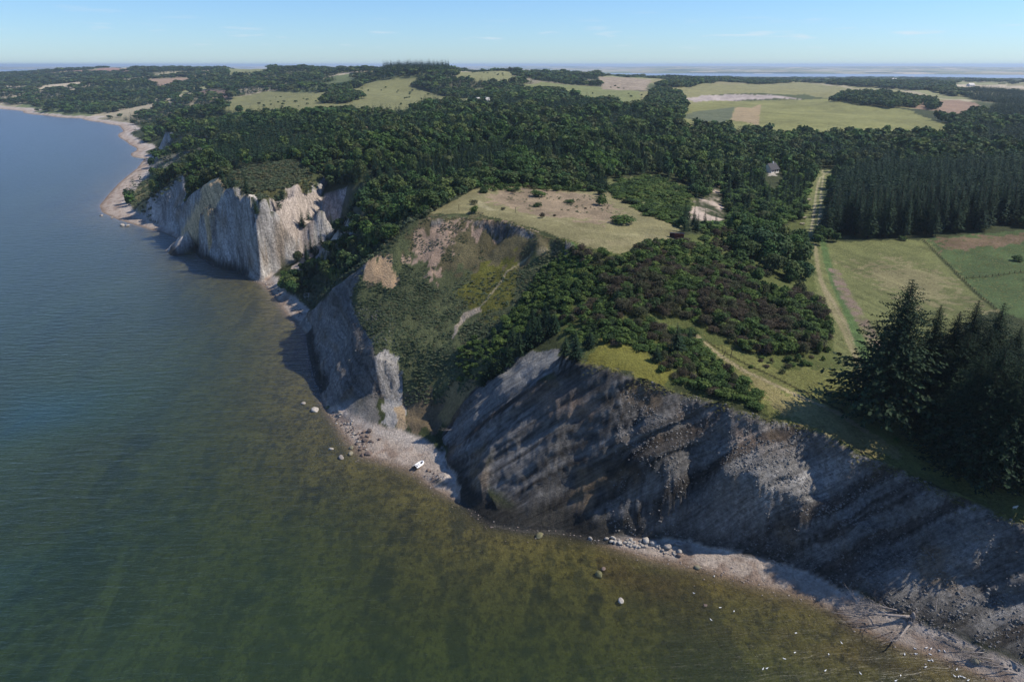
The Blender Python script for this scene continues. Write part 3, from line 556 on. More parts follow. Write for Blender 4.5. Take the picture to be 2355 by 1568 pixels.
M_THORN = foliage("thorn_leaves", [(.15, (.046, .040, .026)), (.35, (.068, .054, .036)), (.5, (.052, .064, .028)), (.7, (.075, .062, .044)), (.9, (.050, .075, .026))])
M_COVER = foliage("ground_cover_leaves", [(.15, (.050, .072, .036)), (.4, (.085, .115, .062)), (.6, (.10, .125, .07)), (.85, (.125, .115, .06))])
M_BARK = simple("bark", (.045, .034, .026), .95, .1, .4, 6, bump=.05)
M_DEAD = simple("bleached_wood", (.25, .22, .20), .9, .1, .35, 5, bump=.02)
def quads(Cn, N, S, L=None, D=None, rs=RS):
    """leaf-clump quads: centres, normals, half size, optional half length and direction"""
    n = len(Cn); N = N/(np.linalg.norm(N, axis=1)[:, None]+1e-9)
    if D is None: D = rs.normal(size=(n, 3))
    D = D-N*(D*N).sum(1)[:, None]; D /= np.linalg.norm(D, axis=1)[:, None]+1e-9; B = np.cross(N, D)
    S = np.broadcast_to(S, (n,))[:, None]; L = S if L is None else np.broadcast_to(L, (n,))[:, None]
    j = lambda: 1+.35*rs.uniform(-1, 1, (n, 1))
    V = np.stack([Cn-D*L*j()-B*S*.5*j(), Cn+D*L*.3*j()-B*S*j(), Cn+D*L*j()+B*S*.3*j(), Cn-D*L*.2*j()+B*S*j()], 1).reshape(-1, 3)
    tint = np.repeat(np.clip(.5+.22*rs.normal(size=n), 0, 1), 4); return V, np.arange(4*n).reshape(n, 4), tint
def lobes_crown(rs, n, size, nl=8, z0=.10, z1=1.0, R=.44, flat=1.0):
    Ls = []
    for i in range(nl):
        a = rs.uniform(0, 6.28); h = rs.uniform(z0+.2, z1-.2); rr = R*.66*math.sqrt(rs.uniform(0.1, 1))*math.sqrt(max(.05, 1-((h-.42)/.58)**2))
        Ls.append((rr*math.cos(a), rr*math.sin(a), h, R*rs.uniform(.38, .62)))
    Ls.append((rs.uniform(-.05, .05), rs.uniform(-.05, .05), z1-.25, .25*flat)); Ls.append((0, 0, (z0+z1)/2-.05, R*.78)); Ls.append((0, 0, z0+.28, R*.66)); Ls = np.array(Ls)
    w = Ls[:, 3]**2; w /= w.sum(); k = rs.choice(len(Ls), n, p=w); d = rs.normal(size=(n, 3)); d /= np.linalg.norm(d, axis=1)[:, None]
    d[:, 2] = np.where(d[:, 2] < -.35, -d[:, 2], d[:, 2]); c = Ls[k, :3]+d*(Ls[k, 3]*rs.uniform(.72, 1.06, n))[:, None]*np.array([1, 1, .85*flat])
    c[:, 2] = np.clip(c[:, 2], z0*.6, 1.06)
    return quads(c, d*1.2+rs.normal(size=(n, 3))*.55+np.array([0, 0, .45]), size*rs.uniform(.65, 1.3, n), rs=rs)
def spruce(rs, wh, nb, nq, R=.2, z0=.08, irr=.25, pw=.85):
    Cn = []; N = []; D = []; S = []; L = []
    for i in range(wh):
        t = (i+.5)/wh; z = 1-(1-z0)*t**.92; r = R*(t**pw)*(1-.35*max(0, t-.85)/.15)
        m = max(3, int(nb*(.5+.5*t))); a0 = rs.uniform(0, 6.28)
        for b in range(m):
            a = a0+6.28*(b+rs.uniform(-.3, .3))/m; rb = r*rs.uniform(1-irr, 1+irr); d = np.array([math.cos(a), math.sin(a), 0])
            for q in range(nq):
                s = (q+.7)/nq; zz = z-rb*(.38*s-.22*s*s)*1.2+rs.uniform(-.006, .006)
                side = rs.uniform(-.5, .5)*rb*(.22 if nq < 9 else .42)*(1.15-s); Cn.append(d*rb*s+np.array([-d[1], d[0], 0])*side+np.array([0, 0, zz]))
                N.append(np.array([d[0]*.4, d[1]*.4, 1])+rs.normal(size=3)*(.35 if nq < 9 else .7)); D.append(d+np.array([0, 0, -.3])+rs.normal(size=3)*.35)
                S.append(rb/nq*(.42 if nq < 9 else .95)*(1.35-.6*s)+(.0025 if nq < 9 else .0012)); L.append(rb/nq*(.85 if nq < 9 else 1.5))
    return quads(np.array(Cn), np.array(N), np.array(S), np.array(L), np.array(D), rs)
def trunkmesh(rs, h=.9, r=.012, limbs=4, lz=.35):
    m = MB(); m.tube([(0, 0, -.04), (rs.uniform(-.01, .01), rs.uniform(-.01, .01), h*.5), (0, 0, h)], [r, r*.7, r*.15], 6)
    for i in range(limbs):
        a = rs.uniform(0, 6.28); z = lz+(h-lz)*rs.uniform(0, .6); m.tube([(0, 0, z), (.12*math.cos(a), .12*math.sin(a), z+.08), (.24*math.cos(a), .24*math.sin(a), z+.20)], [r*.5, r*.35, r*.1], 4)
    return m
class Kind:
    def __init__(s, name, part, mat, hi, mid, lo, trunk): s.name, s.part, s.mat, s.hi, s.mid, s.lo, s.trunk = name, part, mat, hi, mid, lo, trunk; s.me = {}
    def meshes(s, lv):
        if lv not in s.me:
            L = []
            for V, F, t in getattr(s, lv):
                o = mesh_obj(s.part, V, F, s.mat, attrs={"tint": t}, link=False); L.append(o.data); bpy.data.objects.remove(o)
            s.me[lv] = L
        return s.me[lv]
    def trunks(s):
        if "t" not in s.me:
            s.me["t"] = []
            for m in s.trunk: o = m.build("trunk", M_BARK); s.me["t"].append(o.data); bpy.data.objects.remove(o)
        return s.me["t"]
R_ = lambda k: np.random.RandomState(k)
BROAD = Kind("broadleaf_tree", "crown", M_LEAF, [lobes_crown(R_(i), 1300, .040) for i in range(5)], [lobes_crown(R_(20+i), 420, .068) for i in range(5)], [lobes_crown(R_(40+i), 120, .115) for i in range(5)], [trunkmesh(R_(i), .75, .022) for i in range(3)])
LIGHT = Kind("broadleaf_tree", "crown", M_LIGHT, BROAD.hi, BROAD.mid, BROAD.lo, BROAD.trunk)
SPRU = Kind("spruce_tree", "crown", M_NEED, [spruce(R_(60+i), 34, 11, 5, .17) for i in range(4)], [spruce(R_(80+i), 17, 8, 3, .18) for i in range(4)], [spruce(R_(90+i), 9, 6, 2, .20) for i in range(4)], [trunkmesh(R_(9+i), .97, .011, 0) for i in range(2)])
SHR = Kind("shrub", "foliage", M_SHRUB, [lobes_crown(R_(120+i), 620, .060, 6, .02, 1.0, .62, .9) for i in range(4)], [lobes_crown(R_(140+i), 220, .095, 5, .02, 1.0, .62, .9) for i in range(4)], [lobes_crown(R_(160+i), 70, .15, 4, .02, 1.0, .62, .9) for i in range(4)], [])
THO = Kind("thorn_bush", "foliage", M_THORN, [lobes_crown(R_(220+i), 900, .038, 7, .04, 1.0, .60, .9) for i in range(4)], [lobes_crown(R_(240+i), 300, .065, 5, .02, 1.0, .62, .9) for i in range(4)], [lobes_crown(R_(260+i), 70, .14, 4, .02, 1.0, .62, .9) for i in range(4)], [])
def plant(K, x, y, h, wd, label, cat, group=None, lv='hi', z=None, trunk=True, v=None, sink=0.0):
    zz = (float(HT(x, y)) if z is None else z)-.15-sink; rz = rnd(0, 6.28); v = random.randrange(9) if v is None else v; me = K.meshes(lv)
    if trunk and K.trunk:
        r = bpy.data.objects.new(K.name, None); COL.objects.link(r); T = K.trunks()
        for nm, m in ((K.part, me[v % len(me)]), ("trunk", T[v % len(T)])): c = bpy.data.objects.new(nm, m); COL.objects.link(c); c.parent = r
    else: r = bpy.data.objects.new(K.name, me[v % len(me)]); COL.objects.link(r)
    r.location = (x, y, zz); r.rotation_euler = (rnd(-.05, .05), rnd(-.05, .05), rz); r.scale = (wd, wd, h)
    return tag(r, label, cat, group)
def stuff(K, name, arr, lv, label, cat):
    """all remaining plants of one kind as ONE object: arr rows x, y, z, height, width"""
    arr = np.asarray(arr)
    if not len(arr): return
    Vs, Fs, Ts, Rs = [], [], [], []; n0 = 0; src = getattr(K, lv) if isinstance(lv, str) else None
    lvl = np.full(len(arr), lv) if isinstance(lv, str) else np.array(lv)
    for L in np.unique(lvl):
        var = getattr(K, str(L)); idx = np.where(lvl == L)[0]; vi = RS.randint(0, len(var), len(idx))
        for q in range(len(var)):
            a = arr[idx[vi == q]]
            if not len(a): continue
            V, F, t = var[q]; an = RS.uniform(0, 6.28, len(a)); c, s_ = np.cos(an)[:, None], np.sin(an)[:, None]
            X = (V[None, :, 0]*c-V[None, :, 1]*s_)*a[:, 4:5]+a[:, 0:1]; Y = (V[None, :, 0]*s_+V[None, :, 1]*c)*a[:, 4:5]+a[:, 1:2]; Z = V[None, :, 2]*a[:, 3:4]+a[:, 2:3]-.2
            Vs.append(np.stack([X, Y, Z], 2).reshape(-1, 3).astype(np.float32)); Fs.append((F[None]+(np.arange(len(a))*len(V))[:, None, None]+n0).reshape(-1, 4)); n0 += len(a)*len(V)
            Ts.append(np.tile(t, len(a))); Rs.append(np.repeat(RS.uniform(0, 1, len(a)), len(V)))
    o = mesh_obj(name, np.vstack(Vs), np.vstack(Fs), K.mat, attrs={"tint": np.concatenate(Ts), "tr": np.concatenate(Rs)}); return tag(o, label, cat, kind="stuff")

def proj(X, Y, Z):
    dz = Z-CAM_H; dep = Y*cp-dz*sp; return 512+FPX*X/dep, 340.5-FPX*(dz*cp+Y*sp)/dep, dep
def jgrid(x0, y0, x1, y1, s, jit=.42):
    X, Y = np.meshgrid(np.arange(x0, x1, s), np.arange(y0, y1, s)); X = X.ravel()+RS.uniform(-jit, jit, X.size)*s; Y = Y.ravel()+RS.uniform(-jit, jit, Y.size)*s; return X, Y
def slope_at(X, Y): return np.hypot(HT(X+2, Y, False)-HT(X-2, Y, False), HT(X, Y+2, False)-HT(X, Y-2, False))/4
def vis(X, Y, m=60): px, py, d = proj(X, Y, 40); return (px > -m) & (px < 1024+m) & (d > 0)
def openm(X, Y):
    r = np.zeros(X.shape, bool)
    for L in OPEN: r |= inpoly(X, Y, L)
    return r
NI = {'b': 180, 'l': 95, 's': 262}
BLOCK = hpoly([(1893, 545), (2000, 547), (2120, 545), (2360, 522), (2700, 510)])+[(520, 330), (620, 640)]+hpoly([(1975, 395), (1920, 440)])
BLOCK = [tuple(p) for p in BLOCK]
BACKR = hpoly([(985, 470), (1075, 440)])+[(-26, 293), (-36, 289), (-44, 284), (-53, 279), (-60, 280), (-68, 286), (-74, 294), (-76, 302), (-90, 335), (-96, 372), (-94, 395), (-80, 420), (-60, 440), (0, 400)]
rows = {"b": [], "s": [], "l": []}
def addtrees(X, Y, kind, H, W, reg):
    Z = HT(X, Y); rows[kind].append(np.stack([X, Y, Z, H, W, np.full(len(X), reg, float)], 1))
OPEN.append(hpoly([(1575, 495), (1590, 482), (1640, 440), (1662, 424), (1664, 470), (1695, 520), (1640, 522), (1590, 516)])); OPEN.append(hpoly([(1755, 388), (1800, 384), (1806, 410), (1795, 440), (1770, 470), (1752, 430)]))
OPEN.append(hpoly([(1395, 412), (1500, 402), (1580, 425), (1600, 480), (1560, 522), (1500, 500), (1440, 470), (1395, 440)]))
# broad ring sampling, spacing grows with distance
for (d0, d1, s) in ((190, 420, 5.2), (420, 700, 6.2), (700, 1050, 8.0), (1050, 1700, 11.5), (1700, 2800, 14), (2800, 5200, 22)):
    X, Y = jgrid(-d1*.8, 100, d1*.85, d1*1.02, s); D = np.hypot(X, Y); k = (D >= d0) & (D < d1) & vis(X, Y); X, Y, D = X[k], Y[k], D[k]; Z = HT(X, Y)
    k = (Z > 5+4*vnoise(X/30, Y/30)) & ((slope_at(X, Y) < .95) | (inpoly(X, Y, BACKR) & (slope_at(X, Y) < 1.8))) & ~openm(X, Y)
    # neighbours of the open ground in front belong to the bush land
    k &= ~((Y < 262) & (X < 300)) & ~((X < -30) & (Y < 300) & ~inpoly(X, Y, BACKR)) & ~inpoly(X, Y, BLOCK)
    k &= ~((X > -34) & (X < 62) & (Y < 300)); k &= ~((X > 150) & (Y < 345)) & (X+Y*0 < 1e9)
    px, py, dd = proj(X, Y, Z)
    far = (D > 1250); g = fbm(X/150+5, Y/260, None, 3); right = X > Y*.12
    k &= ~(far & ~right & (g < -.38)) & ~(far & right)
    X, Y, D = X[k], Y[k], D[k]; sp_m = fbm(X/70+11, Y/70-3, None, 2)+.35*RS.uniform(-1, 1, len(X)) > (.02 if D.mean() < 1500 else .0)
    sc = np.clip(s/6.2, 1, 1.9); big = RS.uniform(size=len(X)) < .10; u_ = RS.uniform(0, 1, len(X))**2; H = (5.0+7.5*u_+RS.uniform(0, 1.8, len(X)))*(1+.12*(sc-1))*np.where(big, 1.25, 1); W = s*(.95+.75*u_+RS.uniform(0, .25, len(X)))*(.95 if s < 12 else 1.0)*np.where(big, 1.5, 1)
    low = np.clip((D-250)/200, .62, 1); H = H*low
    addtrees(X[~sp_m], Y[~sp_m], "b", H[~sp_m], W[~sp_m], 0); addtrees(X[sp_m], Y[sp_m], "s", RS.uniform(9, 16, sp_m.sum())*sc**.25*low[sp_m], RS.uniform(14, 20, sp_m.sum())*sc*.8*low[sp_m], 0)
# named woods on the open farmland (disp polygons), kind
WOODS = [([(1478, 250), (1500, 212), (1540, 208), (1572, 225), (1577, 254), (1545, 262)], "b", 9, 12), ([(1508, 200), (1540, 184), (1640, 178), (1672, 188), (1560, 202)], "b", 12, 12), ([(1715, 190), (1815, 186), (1818, 190), (1720, 194)], "b", 12, 10), ([(1908, 234), (1935, 219), (2040, 216), (2085, 224), (2140, 234), (2110, 248), (2050, 250), (1960, 240)], "b", 9, 12), ([(2128, 240), (2152, 236), (2160, 252), (2136, 254)], "b", 8, 12), ([(1900, 192), (1960, 186), (2190, 193), (2190, 212), (2230, 222), (2180, 222), (2060, 205), (1960, 198)], "b", 15, 12), ([(2205, 212), (2260, 205), (2365, 215), (2365, 245), (2300, 240), (2230, 228)], "s", 9, 16), ([(2268, 262), (2290, 244), (2365, 248), (2365, 285), (2290, 278)], "s", 8, 15), ([(735, 238), (760, 216), (800, 212), (838, 226), (800, 238)], "b", 9, 11), ([(880, 168), (930, 160), (1030, 164), (1035, 172), (900, 176)], "s", 12, 31), ([(486, 168), (508, 158), (528, 168), (510, 174)], "b", 12, 13), ([(1150, 202), (1180, 196), (1200, 202), (1170, 206)], "b", 10, 10), ([(2180, 290), (2230, 262), (2260, 262), (2255, 290), (2210, 300)], "b", 8, 12), ([(1100, 215), (1180, 210), (1300, 214), (1310, 226), (1100, 232)], "b", 9, 10)]
wi = 0
for L, kd, s, h in WOODS:
    Lp = hpoly(L); A = np.array(Lp); x0, y0 = A.min(0); x1, y1 = A.max(0); X, Y = jgrid(x0, y0, x1, y1, s, .45); k = inpoly(X, Y, Lp); X, Y = X[k], Y[k]
    if len(X): addtrees(X, Y, kd, RS.uniform(h*.7, h*1.15, len(X)), (RS.uniform(1.3, 1.8, len(X))*s if kd == "b" else RS.uniform(1.7, 2.3, len(X))*s), 10+wi)
    wi += 1
# hedges and copses of the far plain, right
for (d0, d1, s) in ((2300, 4200, 26), (4200, 6600, 45)):
    X, Y = jgrid(0, 1500, d1*.8, d1, s); D = np.hypot(X, Y); az = X/Y; k = (D > d0) & (D < d1) & vis(X, Y) & (az > .12) & ~openm(X, Y); X, Y, D = X[k], Y[k], D[k]
    g = fbm(X/330+31, Y/160, None, 3); k = (HT(X, Y) > 3) & (g > .2); X, Y = X[k], Y[k]; addtrees(X, Y, "b", RS.uniform(8, 14, len(X)), s*RS.uniform(1.1, 1.7, len(X)), 5)
# lone bushes dotted over the open middle fields
X, Y = jgrid(-500, 900, 1100, 2300, 34); k = openm(X, Y) & vis(X, Y) & (fbm(X/120, Y/120, None, 2)+RS.uniform(-.3, .3, len(X)) > .30) & (X < 250); X, Y = X[k], Y[k]; addtrees(X, Y, "b", RS.uniform(2, 4.5, len(X)), RS.uniform(3, 8, len(X)), 6)
# tree hedge and valley wood right of the clearing, spruce block on the right
X, Y = jgrid(60, 262, 210, 560, 4.6); k = ~openm(X, Y) & (slope_at(X, Y) < .9) & ~inpoly(X, Y, BLOCK); X, Y = X[k], Y[k]; ux, uy, _ = proj(X, Y, HT(X, Y)); k = (ux < 812-(uy-180)*.02) & (ux > 700); X, Y = X[k], Y[k]
addtrees(X, Y, "l", RS.uniform(2.6, 5.6, len(X)), RS.uniform(5, 9, len(X)), 1)
X, Y = jgrid(120, 300, 640, 660, 5.8, .42); k = inpoly(X, Y, BLOCK) & vis(X, Y); X, Y = X[k], Y[k]; addtrees(X, Y, "s", RS.uniform(16, 26, len(X))*np.clip(1-(np.hypot(X, Y)-350)/900, .7, 1), RS.uniform(20, 29, len(X)), 2)
LAB = {("b", 0): ("green broadleaf tree in the dense wood inland of the cliffs", "broadleaf trees of the coastal wood"), ("s", 0): ("dark pointed spruce standing among the broadleaf wood inland of the cliffs", "spruces scattered through the coastal wood"),
       ("l", 1): ("leafy tree in the green belt left of the grassy farm track", "trees beside the farm track"), ("s", 2): ("tall dark spruce in the dense plantation right of the track", "spruces of the right plantation"), ("b", 6): ("small lone bush dotted on an open farm field", "lone bushes on the fields"), ("b", 5): ("small distant tree on the far plain near the fjord", "trees on the far plain")}
def lab(kd, r, x=0, y=0):
    r = int(r)
    if r == 0 and y is not None:
        sx_, sy_, _ = proj(x, y, 40.0); zn = 0 if sx_ < 270 else (1 if sx_ < 420 else (2 if sx_ < 560 else (3 if sx_ < 720 else 4)))
        w = ["on the seaward left end of the coastal wood", "in the wooded valley left of the headland bowl", "in the wood directly behind the headland bowl", "in the wood behind the pink clearing", "in the wood between the clearing and the farm track"][zn]
        return (("green broadleaf tree " if kd == "b" else "dark pointed spruce ")+w, ("broadleaf trees " if kd == "b" else "spruces ")+w)
    if r == 2: return [("tall dark spruce in the front edge of the right plantation", "front spruces of the plantation"), ("tall dark spruce inside the right plantation behind its front edge", "inner spruces of the plantation")][int(y > 352)]
    if (kd, r) in LAB: return LAB[(kd, r)]
    return ("tree of a separate copse standing on the open farmland" if kd == "b" else "spruce in a far dark copse on the open farmland"), ("copse trees on the farmland" if kd == "b" else "far copse spruces on the farmland")
for kd, K_, nm in (("b", BROAD, "broadleaf wood"), ("l", LIGHT, "track belt"), ("s", SPRU, "spruce wood")):
    A = np.vstack(rows[kd]); px, py, dp_ = proj(A[:, 0], A[:, 1], A[:, 2]); size = A[:, 3]*FPX/dp_; on = (px > 5) & (px < 1019); sc = size*on*(1+.2*RS.uniform(size=len(A)))
    if kd == "s": sc = sc*np.where(A[:, 5] == 2, np.where(dp_ < 372, 1, .35), 1)
    order = np.argsort(-sc); ind = A[order[:NI[kd]]]; rest = A[order[NI[kd]:]]; dr = dp_[order[NI[kd]:]]
    for i, a in enumerate(ind):
        l, g = lab(kd, a[5], a[0], a[1]); plant(K_, a[0], a[1], a[3], a[4], l, "tree", g, 'hi', a[2], trunk=i < 90, sink=.06*a[3]*(kd != 's'))
    lv = np.where(dr < 420, 'mid', 'lo') if kd != "s" else np.where(dr < 520, 'mid', 'lo'); print(nm, len(A))
    stuff(K_, {"b": "woodland", "l": "light_woodland", "s": "spruce_woodland"}[kd], rest[:, :5], lv, "mass of green broadleaf woodland covering the upland" if kd == "b" else "remaining light green trees of the belt left of the track" if kd == "l" else "mass of dark spruces filling the plantation and upland", "woodland")
#==NEAR==
# ------------------------------------------------------------------ near vegetation
def cover_kind(name, mat, n, size, h): return Kind(name, "foliage", mat, [], [lobes_crown(R_(300+i+n), n, size, 3, .0, 1.0, .62, .9) for i in range(6)], [], [])
COV = cover_kind("ground_cover", M_COVER, 44, .14, 1)
M_GRASS = foliage("grass_tufts", [(.2, (.10, .115, .035)), (.5, (.15, .15, .05)), (.8, (.20, .18, .075))], .3)
def tuft(rs):
    n = 8; a = rs.uniform(0, 6.28, n); d = np.stack([np.cos(a), np.sin(a), np.full(n, .7)], 1); c = np.stack([np.cos(a)*.22, np.sin(a)*.22, np.full(n, .42)], 1)
    return quads(c, np.stack([np.cos(a)*.3, np.sin(a)*.3, np.full(n, 1.)], 1), .06, .32, d, rs)
GRK = Kind("grass", "blades", M_GRASS, [], [tuft(R_(400+i)) for i in range(5)], [], [])
def scatter(Lp, s, px=True):
    if px: Lp = hpoly(Lp)
    A = np.array(Lp); x0, y0 = A.min(0); x1, y1 = A.max(0); X, Y = jgrid(x0, y0, x1, y1, s, .48); k = inpoly(X, Y, Lp); return X[k], Y[k]
def rowsof(X, Y, H, Wd, dz=0.0): return np.stack([X, Y, HT(X, Y)+dz, H, Wd], 1)
BARE = [hpoly(L) for L in ([(838, 606), (870, 584), (905, 605), (922, 640), (905, 662), (872, 648), (832, 645)], [(864, 818), (885, 803), (905, 804), (920, 832), (930, 880), (938, 955), (934, 990), (880, 990), (866, 900)], [(1040, 786), (1044, 745), (1068, 712), (1104, 699), (1114, 712), (1078, 738), (1058, 758), (1046, 786)], [(930, 930), (1000, 930), (1060, 900), (1060, 960), (1000, 1000), (930, 995)])]
X, Y = scatter(BOWL, .78, False); k = np.ones(len(X), bool)
for b in BARE: k &= ~inpoly(X, Y, b)
up = inpoly(X, Y, hpoly([(985, 490), (1092, 492), (1160, 505), (1300, 549), (1230, 600), (1120, 625), (1000, 640), (930, 600), (900, 590)])); g = fbm(X/6, Y/6, None, 3)
k &= ~(up & (g < .10)) & (g > -.38); X, Y, up = X[k], Y[k], up[k]; yel = inpoly(X, Y, hpoly([(1090, 620), (1190, 590), (1190, 680), (1130, 730), (1085, 720), (1060, 660)])); k = ~yel | (RS.uniform(size=len(X)) < .35); X, Y, up = X[k], Y[k], up[k]
cov = [rowsof(X, Y, np.where(up, .3, .42)*RS.uniform(.4, 1.7, len(X)), np.where(up, .8, 1.15)*RS.uniform(.7, 1.3, len(X)))]
X, Y = scatter(HEATH, 2.0, False); cov.append(rowsof(X, Y, RS.uniform(.8, 2.0, len(X)), RS.uniform(2, 3.4, len(X))))
X, Y = scatter([(1110, 446), (1300, 440), (1400, 458), (1430, 500), (1250, 494), (1150, 472)], 2.6); k = fbm(X/7, Y/7, None, 2) > .12; cov.append(rowsof(X[k], Y[k], RS.uniform(.3, .7, k.sum()), RS.uniform(.8, 1.5, k.sum())))
X, Y = scatter([(300, 440), (340, 410), (372, 400), (480, 418), (345, 500), (300, 470)], 3.2); k = fbm(X/9, Y/9, None, 2) > -.1; cov.append(rowsof(X[k], Y[k], RS.uniform(1, 2.6, k.sum()), RS.uniform(2, 4.5, k.sum())))
X, Y = scatter([(690, 690), (745, 683), (840, 608), (985, 493), (1075, 440), (960, 460), (800, 560), (700, 640)], 1.9); cov.append(rowsof(X, Y, RS.uniform(.8, 2.2, len(X)), RS.uniform(1.6, 3, len(X))))
stuff(COV, "ground_cover", np.vstack(cov), "mid", "low grey green creeping scrub covering the headland bowl and slopes", "ground cover")
# shrubs: polygons (disp), spacing, height range, width range, share of thorn
SH = []
def bushes(L, s, h, w, thorn, reg, px=True):
    X, Y = scatter(L, s, px); n = len(X); t = (fbm(X/9+4, Y/9, None, 2)*1.3+RS.uniform(-.6, .6, n)) < (thorn*2-1)*.6 if thorn > 0 else np.zeros(n, bool)
    SH.append(np.stack([X, Y, HT(X, Y), RS.uniform(*h, n), RS.uniform(*w, n), t.astype(float), np.full(n, reg, float)], 1))
bushes([(1318, 575), (1400, 590), (1430, 600), (1480, 560), (1570, 552), (1690, 590), (1780, 640), (1700, 660), (1560, 640), (1480, 640), (1400, 640), (1330, 640)], 2.7, (1.4, 3.2), (2.8, 5), .3, 0)
bushes([(1390, 645), (1560, 635), (1760, 655), (1880, 690), (1915, 760), (1900, 800), (1830, 822), (1730, 815), (1620, 750), (1560, 730), (1470, 730), (1400, 710)], 2.5, (1.4, 4.2), (2.6, 6.2), .56, 1)
bushes([(1310, 640), (1400, 640), (1400, 720), (1480, 740), (1600, 770), (1640, 810), (1560, 840), (1440, 800), (1330, 790), (1290, 740), (1230, 740), (1140, 800), (1120, 790), (1200, 690), (1270, 630)], 2.6, (1.2, 3.0), (2.8, 5), .2, 2)
bushes([(1505, 855), (1560, 820), (1640, 815), (1700, 870), (1765, 925), (1755, 945), (1700, 930), (1600, 895)], 2.2, (1.4, 2.8), (2.6, 4.4), .3, 3)
bushes([(1140, 790), (1215, 665), (1270, 600), (1300, 565), (1330, 580), (1320, 650), (1260, 740), (1190, 800), (1120, 870), (1060, 880), (1050, 830), (1090, 770)], 2.2, (.9, 2.0), (2.2, 4), 0, 4)
bushes([(1690, 840), (1740, 820), (1830, 830), (1880, 800), (1915, 780), (1900, 830), (1850, 850), (1780, 850)], 3.8, (.8, 2.4), (1.4, 3.2), .4, 5)
bushes([(1410, 415), (1500, 405), (1570, 430), (1590, 480), (1560, 520), (1500, 500), (1440, 470), (1400, 440)], 4.6, (1.5, 3.0), (5, 8), 0, 6)
bushes([(1100, 440), (1200, 418), (1400, 425), (1420, 440), (1200, 436), (1120, 446)], 4.5, (1.5, 3), (3, 5.5), .1, 7)
bushes([(1675, 450), (1760, 420), (1800, 470), (1730, 510), (1690, 490)], 4.0, (1.5, 3.2), (4, 6.5), 0, 8)
bushes([(1600, 540), (1680, 530), (1740, 560), (1700, 590), (1640, 575)], 3.4, (1.5, 3.2), (3, 5), .2, 0)
SH = np.vstack(SH); px, py, dp_ = proj(SH[:, 0], SH[:, 1], SH[:, 2]); SH = SH[(px > -20) & (px < 1050)]; px, py, dp_ = proj(SH[:, 0], SH[:, 1], SH[:, 2])
SLAB = {0: ("bushy green shrub on the slope below the clearing's right end", "shrubs below the clearing"), 1: ("leafy shrub within the brown thicket left of the mown field", "shrubs inside the brown thicket"), 2: ("dark green shrub on the slope behind the front cliff's left top", "shrubs behind the front cliff"), 3: ("dense shrub between the sandy footpath and the front cliff edge", "shrubs beside the footpath"), 4: ("low dark green shrub on the ridge right of the headland bowl", "shrubs on the bowl's right ridge"), 5: ("small scrubby bush on the pale grass above the footpath", "scrub above the footpath"), 6: ("broad light green cushion shrub behind the clearing's right side", "cushion shrubs behind the clearing"), 7: ("green shrub along the far edge of the clearing", "shrubs at the back of the clearing"), 8: ("pale green shrub on the bank of the eroded ravine", "shrubs of the eroded ravine")}
TLAB = {0: ("reddish brown thorn bush below the clearing's right end", "thorn bushes below the clearing"), 1: ("brown purple thorn bush in the big thicket left of the mown field", "thorn bushes of the big thicket"), 2: ("brownish thorn bush on the slope behind the front cliff's left top", "thorn bushes behind the front cliff"), 3: ("brown thorn bush between the footpath and the front cliff edge", "thorn bushes beside the footpath"), 5: ("small dry brown bush on the pale grass above the footpath", "dry scrub above the footpath"), 7: ("brownish bush along the far edge of the clearing", "brown bushes at the back of the clearing")}
for th, K_, LL in ((0, SHR, SLAB), (1, THO, TLAB)):
    A = SH[SH[:, 5] == th]; p3, _, d3 = proj(A[:, 0], A[:, 1], A[:, 2]); o_ = np.argsort(-(A[:, 4]*(p3 > 3)*(p3 < 1021)/d3)); n_ = 262
    for i, a in enumerate(A[o_[:n_]]): l, g = LL.get(int(a[6]), LL[0]); plant(K_, a[0], a[1], a[3], a[4]*.8, l, "bush", g, 'hi', a[2])
    r = A[o_[n_:], :5].copy(); r[:, 4] *= .8
    if len(r): stuff(K_, "scrub" if not th else "thorn_scrub", r, "mid", "mass of green scrub filling the slopes by the clearing" if not th else "mass of brown thorn scrub filling the big thicket", "scrub")
